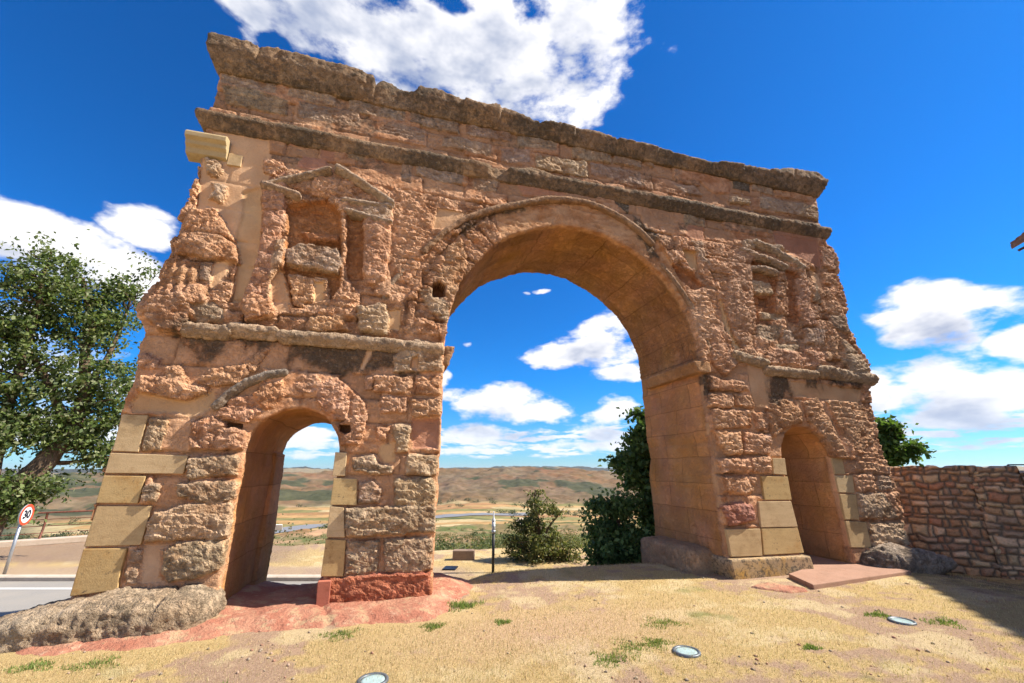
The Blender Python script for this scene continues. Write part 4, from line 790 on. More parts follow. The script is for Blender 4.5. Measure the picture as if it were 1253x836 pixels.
# --- near lawn
c=np.zeros((len(x),3),np.float32); c[:]=(.49,.355,.165)
n1=fbm(x*.7,y*.7,0,4,5); n2=fbm(x*2.2,y*2.2,0,4,6); n3=fbm(x*6,y*6,0,3,7)
c=mixc(c,sstep(.0,.28,n1+.5*n3+.25*n2)*.95,(.37,.25,.175))       # bare pinkish soil
c=mixc(c,sstep(.1,.4,n2)*.7,(.60,.48,.27))
c=mixc(c,.75*np.exp(-((x-1.9)/1.6)**2-((y+1.4)/.7)**2),(.50,.33,.22))
c=mixc(c,sstep(1.2,1.8,y)*(1-sstep(3,3.8,y))*sstep(.6,1.4,x)*.75,(.40,.27,.17))
gp=sstep(.12,.4,fbm(x*1.3,y*1.3,0,3,9)+.45*sstep(9,11,x)*1-.42)
c=mixc(c,gp*.8,(.13,.17,.04))
c=mixc(c,sstep(7.6,9.5,x)*sstep(-6,-3,y)*(1-sstep(1,2,y))*sstep(-.1,.2,n3)*.7,(.20,.17,.08))
# dirt pavement between road and railing, darkened in place of tree shade
pv=sstep(.05,.2,y-KY(x))*(1-sstep(1.5,2.6,x))
strip=pv*(1-sstep(1.6,2.2,y-KY(x)-.3*n1)); c=mixc(c,strip*.8,(.38,.275,.195))
c=mixc(c,pv*sstep(2,2.6,y-KY(x))*(1-sstep(-3.5,-2,x))*.9,(.27,.185,.13))
# --- far country
f=np.zeros_like(c); f[:]=(.25,.14,.062)
m1=fbm(x/260,y/260,0,5,15); m2=fbm(x/70,y/70,0,4,16); m3=ridged(x/500,y/500,0,4,17); m4=fbm(x/800,y/800,0,3,18)
f=mixc(f,sstep(-.05,.35,m1)*.8,(.27,.125,.06)); f=mixc(f,sstep(.0,.4,m2+m4*.5)*.45,(.29,.21,.11)); f=mixc(f,sstep(.0,.45,m3)*.55,(.20,.155,.095))
f=mixc(f,sstep(.34,.44,m1*.6+m4+.2*m2)*.85,(.05,.075,.028))
hill=sstep(1250,1500,d)
f=mixc(f,hill*sstep(.15,.5,ridged(x/130,y/130,0,3,21))*.22,(.36,.27,.17))
# strip fields in the valley floor
val=sstep(700,780,d)*(1-sstep(1280,1400,d))
u=(x*.25+y)/(60)+.8*fbm(x/400,y/400,0,2,25); k=np.floor(u); rnd=hsh(k,k*0+3,np.floor(x/260+k*.37),5)
fld=np.array([(.62,.40,.17),(.66,.46,.22),(.50,.27,.12),(.60,.36,.15),(.30,.27,.10),(.68,.52,.28)],np.float32)[np.clip((rnd*6).astype(int),0,5)]
f=f+(val*.92)[:,None]*(fld*.72-f)
bd=np.abs(u-k-.5); f=mixc(f,val*sstep(.46,.5,bd)*.7,(.16,.14,.06))
rv=d-(905+60*np.sin(az*.25)); f=mixc(f,val*np.exp(-((rv+28)/13)**2)*sstep(-.3,.1,m2)*.9,(.05,.085,.03))
# scrubby near slope
ns=sstep(14,16,d)*(1-sstep(560,720,d))
f=mixc(f,ns,(.27,.19,.095)); f=mixc(f,ns*sstep(-.25,.2,fbm(x/22,y/22,0,5,31)+.25*fbm(x/6,y/6,0,3,32)),(.12,.135,.045)); f=mixc(f,ns*sstep(.22,.4,fbm(x/35+4,y/35,0,4,33)),(.42,.25,.14))
f=mixc(f,hill*(1-sstep(3200,5000,d))*sstep(.2,.33,fbm(x/260,y/260,9,4,37)+.2*m2)*.85,(.075,.09,.045)); f=mixc(f,sstep(3200,5500,d)*.9,(.05,.06,.04)); f=mixc(f,sstep(3200,5000,d)*sstep(.1,.3,fbm(x/1500,y/1500,0,3,35)),(.36,.27,.14))
lf=sstep(-30,-34,az)*sstep(60,200,d); f=mixc(f,lf*.5,(.16,.12,.09)); f=mixc(f,lf*.85*sstep(-.1,.12,m1+m4+.2*m2),(.035,.06,.03))
f=f*(1-.28*hill)[:,None]
t=sstep(14.8,16.6,d-2.6*sstep(6,-8,az)-7.5*sstep(-22,-30,az))*(1-sstep(70,100,np.abs(az-10)))
c=c*(1-t[:,None])+f*t[:,None]
setcol(me,'Col',c); setcol(me,'far',t)
def mat_ground():
    m,nt=newmat('dry_ground'); b=NB(nt); P=b.pos(); col=b.attr('Col'); far=b.attr('far','Fac')
    n1=b.noise(P,55,6,.8); n2=b.noise(P,9,5,.7); n3=b.noise(P,210,3,.7)
    c=b.mix(b.ramp(n1,.36,.52,.75,0),col,b.mix(1,col,(.52,.45,.38),'MULTIPLY'))
    c=b.mix(b.ramp(n1,.56,.68,0,.6),c,(.80,.64,.36))
    c=b.mix(b.ramp(n2,.55,.7,0,.35),c,(.44,.28,.17))
    f1=b.noise(b.map(P,(.02,.02,.05)),1,8,.75); f2=b.noise(b.map(P,(.15,.15,.15)),1,6,.8)
    g=b.mix(b.ramp(f1,.42,.58,.6,0),col,b.mix(1,col,(.5,.55,.45),'MULTIPLY')); g=b.mix(b.ramp(f2,.5,.66,0,.4),g,b.mix(1,g,(1.35,1.25,1.1),'MULTIPLY'))
    h=b.math('ADD',b.math('MULTIPLY',n1,.7),b.math('MULTIPLY',n3,.35))
    h=b.math('MULTIPLY',h,b.math('SUBTRACT',1.0,far))
    b.out(b.mix(far,c,g),.95,b.bump(b.math('ADD',h,b.math('MULTIPLY',n2,.6)),1.0,.022),.08); return m
tag(link('ground',me,mat_ground(),None,True),kind='structure')

# road, kerb, painted line
def mat_asphalt():
    m,nt=newmat('asphalt'); b=NB(nt); P=b.pos(); n=b.noise(P,160,3,.7); n2=b.noise(P,.8,5,.6)
    c=b.mix(b.ramp(n,.35,.65),(.22,.205,.185),(.31,.29,.26)); c=b.mix(b.ramp(n2,.4,.7,0,.5),c,(.34,.30,.25)); b.out(c,.85,b.bump(n,.5,.004),.2); return m
def strip(name,o0,o1,z0,z1,x0,x1,mat,n=40,thick=0.0,**k):
    m=MB(); xs=np.linspace(x0,x1,n); 
    a=[(x+.259*o0*0,KY(x)+o0,z0+0*x) for x in xs]; bb=[(x,KY(x)+o1,z1) for x in xs]
    if thick:
        prof=[(o0,z0-thick),(o0,z0-.02),(o0+.02,z0),(o1,z1),(o1,z1-thick)]
        vs=[(x,KY(x)+o,zz) for x in xs for o,zz in prof]; q=len(prof)
        fs=[(i*q+k_,(i+1)*q+k_,(i+1)*q+k_+1,i*q+k_+1) for i in range(n-1) for k_ in range(q-1)]
        m.add(vs,fs)
    else: m.add(a+bb,[(i,i+1,n+i+1,n+i) for i in range(n-1)])
    return tag(m.build(name,mat),kind='structure',**k)
ASP=mat_asphalt()
strip('road',-4.2,-.02,-.80,-.80,-28,3.2,ASP,80)
KERB=mat_block('kerb_concrete',(.50,.42,.33),(.55,.47,.38),(.35,.27,.2),.5,60)
strip('kerb',-.02,.16,-.71,-.70,-28,1.35,KERB,80,.16)
WHT=mat_simple('road_paint',(.78,.77,.74),.7,var=.1,scale=30)
strip('road_marking',-.72,-.60,-.796,-.796,-12.5,-6.35,WHT,10)
strip('road_marking',-.72,-.60,-.796,-.796,-2.3,-1.15,WHT,4)
strip('road_marking',-.72,-.60,-.796,-.796,-26,-16,WHT,10)

# bedrock showing under the arch
def rock(X,Y,Z):
    out=[(-4.2,-.3),(-3.5,-.62),(-2.6,-.80),(-1.7,-.70),(-.9,-.76),(-.1,-.84),(.5,-.82),(.85,-.45),(.98,-.1),(1.25,.6),(1.0,1.6),(.6,2.6),(-2.0,2.6),(-4.3,1.2),(-4.6,.2)]
    dd=polysdf(X[:,:,0]+.07*fbm(X[:,:,0]*2.5,Y[:,:,0]*2.5,0,3,1),Y[:,:,0]+.07*fbm(X[:,:,0]*2.5,Y[:,:,0]*2.5,4,3,2),out)[:,:,None]
    yy=Y
    top=-.13+.09*np.clip(dd/.3,-1,1)**1+.035*fbm(X*1.6,Y*1.6,0,4,3)-.03*sstep(.06,.0,np.abs(X+.62+.3*(Y+.6)))-np.maximum(0,Y-1.2)*.2-.05*sstep(.6,.2,np.abs(X+1.4))*sstep(-.3,.4,Y)
    ledge=.03*np.floor(3*(fbm(X*.8,Y*.8,0,2,6)+1))/3
    return np.minimum(top+ledge-Z,Z+.9)
def rockmat():
    m,nt=newmat('red_bedrock'); b=NB(nt); P=b.pos(); n1=b.noise(P,2.2,5,.6); n2=b.noise(P,30,5,.7); n3=b.noise(P,7,5,.65)
    c=b.mix(b.ramp(n1,.35,.65),(.38,.15,.095),(.46,.235,.15)); c=b.mix(b.ramp(n3,.56,.72,0,.7),c,(.60,.40,.27)); c=b.mix(b.ramp(n2,.3,.46,.6,0),c,(.22,.07,.05)); c=b.mix(b.ramp(b.noise(P,4.5,6,.75),.52,.62,0,.75),c,(.46,.33,.19)); c=b.mix(b.ramp(b.noise(P,11,6,.8),.30,.42,.5,0),c,(.16,.09,.07))
    b.out(c,.9,b.bump(b.math('ADD',b.math('MULTIPLY',n2,.6),n3),1,.045),.15); return m
RM=rockmat()
o=piece('bedrock_outcrop',rock,(-4.7,-1.15,-.5),(1.4,2.8,.12),.035,(.5,.2,.13),.5,.0,.012,RM,600,False)
tag(o,'smooth red bedrock showing at the foot of the left piers','rock')
o=piece('bedrock_patch',lambda X,Y,Z:np.minimum(-.075+.03*fbm(X*4,Y*4,0,2,3)-Z+.09*np.clip(polysdf(X[:,:,0],Y[:,:,0],[(5.4,-.62),(5.55,-.55),(5.9,-.5),(6.05,-.75),(6.0,-.98),(5.7,-1.0),(5.5,-.8)])/.08,-1,0)[:,:,None],Z+.4),(5.3,-1.1,-.2),(6.2,-.4,.0),.02,(.5,.2,.13),.5,0,.008,RM,620,False)
tag(o,'small patch of pink bedrock in the grass before the lichened plinth of the right pier','rock')
SLAB=mat_block('pink_paving_slab',(.36,.21,.15),(.38,.23,.16),(.26,.16,.11),.5,50)
m=MB(); m.add([(6.2,-.95,-.2),(8.75,-.62,-.2),(8.3,2.15,-.2),(7.13,2.15,-.2),(7.13,-.05,-.2),(6.45,-.3,-.2),(6.2,-.95,-.03),(8.75,-.62,-.05),(8.3,2.15,-.03),(7.13,2.15,-.03),(7.13,-.05,-.03),(6.45,-.3,-.03)],
 [(6,7,8,9,10,11),(0,1,7,6),(1,2,8,7),(5,0,6,11),(4,5,11,10)])
tag(m.build('threshold_slab',SLAB,bevel=.012),'flat pinkish stone slab laid as threshold of the small right opening','slab')

# ------------------------------------------------------------------ GRASS (one object, uncountable)
def blades(name,n,px,py,h,w,cols,mat,seed,lean=.9):
    r=np.random.default_rng(seed); a=r.random(n)*6.283; hh=h*(.5+r.random(n)); ww=w*(.6+.8*r.random(n)); l=lean*r.random(n)
    pz=terr(px,py); b=r.random(n)*6.283
    dx_,dy_=np.cos(a)*ww,np.sin(a)*ww; tx,ty=np.cos(b)*hh*l,np.sin(b)*hh*l
    V=np.empty((n,3,3),np.float32); V[:,0]=np.stack([px-dx_,py-dy_,pz-.004],1); V[:,1]=np.stack([px+dx_,py+dy_,pz-.004],1); V[:,2]=np.stack([px+tx,py+ty,pz+hh*np.sqrt(np.maximum(.15,1-l*l))],1)
    me=npmesh(name,V.reshape(-1,3),np.arange(3*n).reshape(-1,3),3)
    cc=np.array(cols,np.float32)[r.integers(0,len(cols),n)]*(.75+.5*r.random(n))[:,None]; setcol(me,'Col',np.repeat(cc,3,0))
    return link(name,me,mat)
def mat_leaf(name,trans=.35,rough=.55):
    m,nt=newmat(name); b=NB(nt); c=b.attr('Col'); p=b.n('ShaderNodeBsdfPrincipled'); b.l(c,p.inputs[0]); p.inputs['Roughness'].default_value=rough; p.inputs['Specular IOR Level'].default_value=.25
    t=b.n('ShaderNodeBsdfTranslucent'); b.l(b.mix(1,c,(1.3,1.35,.7),'MULTIPLY'),t.inputs[0]); x_=b.n('ShaderNodeMixShader'); x_.inputs[0].default_value=trans
    b.l(p.outputs[0],x_.inputs[1]); b.l(t.outputs[0],x_.inputs[2]); o=b.n('ShaderNodeOutputMaterial'); b.l(x_.outputs[0],o.inputs[0]); return m
LEAF=mat_leaf('foliage'); STRAW=mat_leaf('straw',.3,.8)
r=np.random.default_rng(3); n=260000
th=np.radians(-46+112*r.random(n)); rr=3.2+13*r.random(n)**1.35
px,py=rr*np.sin(th),EY+rr*np.cos(th)
den=fbm(px*.7,py*.7,0,4,5)+.4*fbm(px*6,py*6,0,3,7)
keep=(r.random(n)<1.15-sstep(.0,.3,den)*.85)&~((px>-4.6)&(px<1.15)&(py>-.9)&(py<2.6))&~((px>5.4)&(px<9)&(py>-.85)&(py<2.1))&~((py>KY(px)-4.2)&(py<KY(px)+1.9)&(px<1.6)&(py>1.5))
px,py=px[keep],py[keep]
tag(blades('dry_grass',len(px),px,py,.032,.0022,[(.52,.40,.21),(.58,.46,.25),(.43,.31,.15),(.64,.53,.32),(.36,.26,.14),(.32,.30,.13)],STRAW,4),kind='stuff')
# pebbles and grit lying in the grass
r=np.random.default_rng(8); n=2600; th=np.radians(-46+112*r.random(n)); rr=3.2+9*r.random(n)**1.3; px,py=rr*np.sin(th),EY+rr*np.cos(th)
k=~((px>5.4)&(px<9)&(py>-.9)&(py<2.1))&(r.random(n)<.25+.75*sstep(-.1,.3,fbm(px*.7,py*.7,0,4,5))); px,py=px[k],py[k]; n=len(px); s_=.006+.018*r.random(n)**3
oc=np.array([(1,0,0),(0,1,0),(-1,0,0),(0,-1,0),(0,0,.7),(0,0,-.4)],np.float32); V=oc[None]*(s_[:,None,None]*(.6+.8*r.random((n,6,1)))); a=r.random(n)*6.28
V=np.stack([V[...,0]*np.cos(a)[:,None]-V[...,1]*np.sin(a)[:,None],V[...,0]*np.sin(a)[:,None]+V[...,1]*np.cos(a)[:,None],V[...,2]],-1)+np.stack([px,py,terr(px,py)+.004],1)[:,None]
tf=np.array([(0,1,4),(1,2,4),(2,3,4),(3,0,4),(1,0,5),(2,1,5),(3,2,5),(0,3,5)]); Q=(np.arange(n)[:,None,None]*6+tf[None]).reshape(-1,3)
me=npmesh('pebbles',V.reshape(-1,3),Q,3); setcol(me,'Col',np.repeat(np.array([(.42,.33,.25),(.50,.36,.27),(.33,.26,.2),(.45,.25,.18)],np.float32)[r.integers(0,4,n)],6,0))
tag(link('pebbles',me,STRAW),kind='stuff')
# tufts of green weed
def tuft(x,y,rad,label,h=.03,n=700,name='weed_tuft',cat='weeds'):
    r=np.random.default_rng(int(abs(x*971+y*317))); a=r.random(n)*6.283; q=1.25*rad*r.random(n)**.65*(1+.35*np.sin(3*a+x)+.25*np.sin(5*a+y)); px=x+q*np.cos(a)*1.3; py=y+q*np.sin(a)
    o=blades(name,n,px,py,h*(.4+.6*np.random.default_rng(5).random(n)),.006,[(.15,.23,.05),(.19,.27,.07),(.26,.29,.10),(.12,.17,.04)],LEAF,int(abs(x*37+y*91))+5,1.0)
    return tag(o,label,cat,'green weeds in the dry grass')
for t in [(3.15,-1.60,.15,'green weed patch between the middle ground light and the central opening'),(2.45,-2.15,.15,'green weed patch just left of the round ground light nearest the middle'),
 (2.75,-2.10,.09,'small green weed patch behind the middle round ground light'),(2.1,-2.35,.12,'pale green weed patch furthest left of the middle ground light'),
 (.55,-1.02,.08,'bright weed tuft below the red sandstone pier foot'),(-.45,-1.0,.12,'weed tuft at the edge of the red bedrock before the left opening'),
 (-2.55,-1.15,.12,'weed tuft in front of the grey foot boulder'),(-3.05,-1.1,.10,'weed tuft nearest the left end of the foot boulder'),
 (-1.35,-2.0,.07,'small weed tuft in the foreground below the left opening'),(-1.9,-2.35,.08,'weed tuft at the lower left edge of the grass'),
 (5.9,-2.05,.09,'low weed tuft left of the far right ground light'),(6.35,-2.45,.12,'green weed tuft right of the far right ground light'),
 (.98,-.35,.14,'tall weeds at the corner of the red bedrock beside the central opening'),(7.3,-3.9,.35,'bright green grass patch in the bottom right corner'),
 (1.35,-1.1,.06,'tiny weed tuft in the open lawn before the central opening'),(4.2,-2.6,.05,'tiny weed tuft between the two right ground lights')]:
    tuft(*t,h=.075 if 'tall' in t[3] else .03,n=1800 if t[2]>.3 else 500)

# ------------------------------------------------------------------ TREES AND BUSHES
def mat_bark():
    m,nt=newmat('bark'); b=NB(nt); P=b.pos(); n=b.noise(b.map(P,(6,6,1.5)),3,6,.7,1)
    b.out(b.mix(b.ramp(n,.35,.7),(.10,.065,.04),(.24,.17,.115)),.95,b.bump(n,1,.03),.1); return m
BARK=mat_bark()
def leafmesh(name,P,size,cols,seed,parent,up=.5,asp=1.7):
    r=np.random.default_rng(seed); n=len(P); s=size*(.6+.7*r.random(n))
    d=r.normal(size=(n,3)); d[:,2]-=.3; d/=np.linalg.norm(d,axis=1)[:,None]
    nn=r.normal(size=(n,3)); nn[:,2]+=up*2; t=np.cross(d,nn); t/=np.linalg.norm(t,axis=1)[:,None]+1e-9; q=np.cross(t,d)
    w=(s/asp)[:,None]*.5; L=s[:,None]
    V=np.empty((n,4,3),np.float32); V[:,0]=P; V[:,1]=P+d*L*.5+t*w+q*w*.3; V[:,2]=P+d*L; V[:,3]=P+d*L*.5-t*w+q*w*.3
    me=npmesh(name,V.reshape(-1,3),np.arange(4*n).reshape(-1,4)); k=r.integers(0,len(cols),n)
    setcol(me,'Col',np.repeat(np.array(cols,np.float32)[k]*(.7+.6*r.random(n))[:,None],4,0))
    return link(name,me,LEAF,parent)
def limb(p0,p1,n,wob,r):
    p0=np.array(p0,float);p1=np.array(p1,float); t=np.linspace(0,1,n)[:,None]; L=np.linalg.norm(p1-p0)
    k=r.normal(size=(3,3))*wob*L; return p0+(p1-p0)*t+k[0]*np.sin(t*3.14)+.5*k[1]*np.sin(t*6.28)*t
def tree(name,base,stems,lobes,leaf,nleaf,cols,label,cat,seed,group=None,clump=.28,per=70,br=.02,up=.4):
    """stems: list of polylines with radii; lobes: (cx,cy,cz,rx,ry,rz,weight) that hold the twigs"""
    r=np.random.default_rng(seed); root=tag(empty(name,base),label,cat,group); B=np.array(base)
    m=MB(); spts=[]
    for pts,ra in stems:
        pts=[np.array(p,float) for p in pts]; P=[]; Rr=[]
        for a in range(len(pts)-1):
            seg=limb(pts[a],pts[a+1],6,.03,r)
            for k in range(6 if a==len(pts)-2 else 5): P.append(seg[k]); Rr.append(ra[a]+(ra[a+1]-ra[a])*k/5)
        m.tube([tuple(p) for p in P],Rr,9); spts+= [(p,q) for p,q in zip(P,Rr)]
    SP=np.array([p for p,_ in spts]); centres=[]; mb=MB()
    W=np.array([l[6] for l in lobes],float); W/=W.sum(); nc=nleaf//per
    for _ in range(nc):
        l=lobes[r.choice(len(lobes),p=W)]; v=r.normal(size=3); v/=np.linalg.norm(v); q=r.random()**.45
        centres.append(np.array(l[:3])+v*q*np.array(l[3:6]))
    centres=np.array(centres)
    # secondary limbs reach from the stems to every third clump
    for c_ in centres[::3]:
        w=np.linalg.norm(SP-c_,axis=1)+.9*np.maximum(0,SP[:,2]-c_[2]+.1); k=np.argmin(w); p=limb(SP[k],c_,6,.09,r); r0=min(spts[k][1]*.5,br)
        mb.tube([tuple(a) for a in p],[r0*(1-.8*t/5)+.003 for t in range(6)],5)
    m.add(mb.v,mb.f); tr=m.build('trunk',BARK,root,True)
    P=[]
    for c_ in centres:
        k=int(per*(.5+r.random())); dr=r.normal(size=3); dr[2]*=.5; dr/=np.linalg.norm(dr)
        u=r.normal(size=(k,1))*clump; P.append(c_+dr*u*1.2+r.normal(size=(k,3))*clump*.38)
    P=np.concatenate(P); cr=leafmesh('crown',P,leaf,cols,seed+1,root,up)
    for o in (tr,cr):
        o.matrix_parent_inverse=Matrix.Translation(-Vector(base))
    return root
LC=[(.08,.12,.03),(.12,.165,.045),(.17,.21,.07),(.055,.085,.022),(.23,.25,.13)]
DC=[(.055,.10,.03),(.08,.14,.045),(.11,.18,.055),(.15,.22,.075)]
tree('leaning_tree',LT_s1[0],[(LT_s1,[.42,.34,.30,.26,.2,.15,.10,.06]),(LT_s2,[.2,.14,.11,.08,.05]),(LT_s3,[.14,.09,.05]),(LT_s4,[.1,.07,.04])],LT_l,.13,33000,LC,'big leafy tree with a leaning forked trunk beside the road at the far left','tree',11,clump=.26,per=70,br=.05)
tree('slender_tree',DT_s[0],[(DT_s,[.12,.10,.07,.05,.02])],DT_l,.15,10500,DC,'tall dark green tree rising directly behind the right pier','tree',12,clump=.17,per=70,br=.02)
tree('dark_bush',DB_s[0],[(DB_s,[.07,.05,.02])],DB_l,.12,14000,DC,'dense dark green bush at the foot of the tall dark tree','bush',13,clump=.16,per=70,br=.015,up=.2)
tree('juniper_shrub',SH_s[0],[(SH_s,[.08,.06,.04,.015]),(SH_s2,[.04,.03,.012])],SH_l,.08,9500,[(.10,.12,.035),(.16,.17,.06),(.07,.09,.03),(.22,.20,.08)],'ragged olive green shrub at the edge of the lawn beyond the lamp post','shrub',14,clump=.13,per=60,br=.015)
tree('young_tree',RT_s[0],[(RT_s,[.2,.12,.08,.03]),(RT_s2,[.09,.06,.03])],RT_l,.17,7000,[(.09,.16,.03),(.13,.21,.05),(.06,.11,.025)],'bright green young tree behind the rubble wall on the right','tree',15,clump=.15,per=60,br=.03)
# scrub on the slope below the lawn and copses far down in the valley (uncountable)
def scrub(name,n,dlo,dhi,alo,ahi,size,cols,seed,cond=None,per=26,flat=.6):
    r=np.random.default_rng(seed); a=alo+(ahi-alo)*r.random(n); d=np.exp(np.log(dlo)+(np.log(dhi)-np.log(dlo))*r.random(n)); x=d*np.sin(np.radians(a)); y=EY+d*np.cos(np.radians(a))
    m=fbm(x/(dhi*.08),y/(dhi*.08),0,4,seed)>cond if cond is not None else np.ones(n,bool)
    ed_=15.6+2.6*sstep(6,-8,a)+7.5*sstep(-22,-30,a); m&=(d>ed_)|(a>6)
    x,y,d=x[m],y[m],d[m]; z=terr(x,y); k=len(x); s=size*(.5+r.random(k))*(1 if dhi>900 else (.45+.55*np.minimum(1,d/60)))
    C_=np.stack([x,y,z+s*.35],1); v=r.normal(size=(k,per,3)); v/=np.linalg.norm(v,axis=2)[:,:,None]; v[:,:,2]*=flat
    P=(C_[:,None]+v*(s[:,None,None]*(.25+.75*r.random((k,per,1))))).reshape(-1,3); ss=np.repeat(s*np.clip(d/90,.3,1),per)*.2
    dd=r.normal(size=P.shape); dd/=np.linalg.norm(dd,axis=1)[:,None]; q=r.normal(size=P.shape); t=np.cross(dd,q); t/=np.linalg.norm(t,axis=1)[:,None]
    V=np.empty((len(P),3,3),np.float32); V[:,0]=P-t*ss[:,None]*.5; V[:,1]=P+t*ss[:,None]*.5; V[:,2]=P+dd*ss[:,None]
    me=npmesh(name,V.reshape(-1,3),np.arange(3*len(P)).reshape(-1,3),3); cc=np.array(cols,np.float32)[np.repeat(r.integers(0,len(cols),k),per)]*(.75+.5*r.random(len(P)))[:,None]
    setcol(me,'Col',np.repeat(cc,3,0)); return tag(link(name,me,LEAF),kind='stuff')
SC=[(.10,.12,.04),(.14,.16,.055),(.07,.09,.03),(.20,.18,.08),(.26,.20,.10)]
scrub('hillside_scrub',5200,17,650,-48,36,1.7,SC,51,-.1,70)
scrub('hillside_scrub',450,15.5,24,13,30,.8,SC+[(.16,.20,.05)],52,None,220)
scrub('hillside_scrub',260,17.5,30,-20,12,.5,SC,54,None,160)
scrub('roadside_scrub',160,27,60,-48,-28,.9,[(.10,.14,.03),(.14,.19,.05)],56,None,200)
scrub('valley_copses',2600,720,1500,-48,40,9,[(.045,.065,.022),(.06,.08,.03),(.09,.10,.04)],53,.34,60,.5)

# valley road and the winding track
def ribbon(name,pts,w,mat,lift=1.2):
    P=[];
    for a in range(len(pts)-1):
        for k in range(12):
            t=k/12; az_=pts[a][0]*(1-t)+pts[a+1][0]*t; d_=pts[a][1]*(1-t)+pts[a+1][1]*t; P.append((az_,d_))
    P=[(d_*math.sin(R(a_)),EY+d_*math.cos(R(a_))) for a_,d_ in P]; m=MB(); vs=[]
    for k,(x,y) in enumerate(P):
        p,q=P[max(0,k-1)],P[min(len(P)-1,k+1)]; tx,ty=q[0]-p[0],q[1]-p[1]; l=math.hypot(tx,ty) or 1; nx_,ny_=-ty/l*w/2,tx/l*w/2
        for s_ in (-1,1):
            xx,yy=x+nx_*s_,y+ny_*s_; vs.append((xx,yy,float(terr(xx,yy))+lift))
    m.add(vs,[(2*k,2*k+1,2*k+3,2*k+2) for k in range(len(P)-1)]); return tag(m.build(name,mat),kind='structure')
VR=mat_simple('pale_road',(.20,.20,.205),.8,var=.05,scale=.01)
DT=mat_simple('dirt_track',(.58,.44,.30),.9,var=.05,scale=.01)
ribbon('valley_road',[(-40,640),(-25,720),(-12,815),(-6.5,870),(0,935),(6,975),(10,990),(14.2,990),(18,1010)],55,VR,.9)
ribbon('dirt_track',[(16.3,900),(15.9,700),(16.2,560),(17.4,480),(19.5,430)],9,DT,2.5)

# ------------------------------------------------------------------ THINGS BEHIND THE ARCH
RUST=mat_simple('rusted_steel',(.22,.08,.05),.75,.2,var=.25); GALV=mat_simple('galvanised_steel',(.46,.48,.50),.45,.7,var=.1); BLACK=mat_simple('black_metal',(.02,.02,.022),.45,.4)
WHITE=mat_simple('white_enamel',(.80,.80,.78),.4,var=.05); REDP=mat_simple('red_enamel',(.62,.07,.025),.4,var=.08); INK=mat_simple('black_lettering',(.015,.015,.03),.5)
# railing
p0=Vector((-17.5,10.55,-.76)); p1=Vector((-10.35,13.5,-.76)); dv=(p1-p0); L_=dv.length; dv.normalize(); sid=Vector((-dv.y,dv.x,0)); 
rail=tag(empty('railing',p0),'rusty steel railing with bowed posts along the pavement edge','railing')
INV=Matrix.Translation(-p0)
def par(o,root):
    o.parent=root; o.matrix_parent_inverse=Matrix.Translation(-Vector(root.location)); return o
def railpt(s,h): # posts bow outwards in the middle
    return p0+dv*s+sid*(.22*math.sin(h/.95*2.6)-.04)+Vector((0,0,h))
ns=5
for k in range(ns+1):
    m=MB(); s=L_*k/ns
    pts=[railpt(s,h) for h in np.linspace(0,.92,8)]
    for a in range(7): m.tube([pts[a],pts[a+1]],.035,6)
    par(m.build('post',RUST),rail)
for h,rr_,nm in ((.93,.03,'handrail'),(.70,.012,'rail'),(.48,.012,'rail'),(.26,.012,'rail')):
    m=MB(); m.tube([railpt(0,h),railpt(L_,h)],rr_,6); par(m.build(nm,RUST),rail)
m=MB(); a=p0-sid*.25; 
m.add([p0-sid*.2+Vector((0,0,-.1)),p1-sid*.2+dv*.3+Vector((0,0,-.1)),p1+sid*.25+dv*.3+Vector((0,0,-.1)),p0+sid*.25+Vector((0,0,-.1)),p0-sid*.2+Vector((0,0,.09)),p1-sid*.2+dv*.3+Vector((0,0,.09)),p1+sid*.25+dv*.3+Vector((0,0,.09)),p0+sid*.25+Vector((0,0,.09))],[(3,2,1,0),(4,5,6,7),(0,1,5,4),(1,2,6,5),(2,3,7,6),(3,0,4,7)])
tag(m.build('low_coping',mat_block('coping_stone',(.52,.42,.33),(.56,.46,.36)),bevel=.02),'low pale stone coping under the rusty railing','coping')
# speed limit sign
sg=tag(empty('speed_sign',(-8.78,7.2,-.76)),'round red rimmed speed limit sign reading 30 on a grey pole','road sign')
m=MB(); m.tube([(-8.78,7.2,-.85),(-8.78,7.2,.55)],.032,10); par(m.build('pole',GALV,None,True),sg)
fd=Vector((8.78*.62,-13.75,.0)); fd=Vector((.97,.10,0)).normalized()   # faces along the road
Mx=Matrix.Translation((-8.78,7.2,.56))@fd.to_track_quat('Z','Y').to_matrix().to_4x4()
def disc(name,r_,z0,z1,mat,ri=0):
    m=MB(); n=40
    if ri: 
        m.lathe([(ri,z0),(r_,z0),(r_,z1),(ri,z1)],n=n,M=Mx); m.f=[f for f in m.f if len(f)==4]; k=len(m.v)//n
        m.f+=[(3*n+i,3*n+(i+1)%n,(i+1)%n,i) for i in range(n)]
    else: m.lathe([(r_,z0),(r_,z1)],n=n,M=Mx)
    return m.build(name,mat)
par(disc('backplate',.245,.035,.05,GALV),sg); fc=par(disc('face',.24,.052,.058,WHITE),sg); rm=disc('rim',.242,.060,.066,REDP,.185); rm.parent=fc
bpy.ops.object.select_all(action='DESELECT')
cu=bpy.data.curves.new('num','FONT'); cu.body='30'; cu.size=.26; cu.align_x='CENTER'; cu.align_y='CENTER'; cu.extrude=.002; cu.offset=.008
to=bpy.data.objects.new('tmp',cu); COL.objects.link(to); bpy.context.view_layer.update()
tm=bpy.data.meshes.new_from_object(to.evaluated_get(bpy.context.evaluated_depsgraph_get())); bpy.data.objects.remove(to)
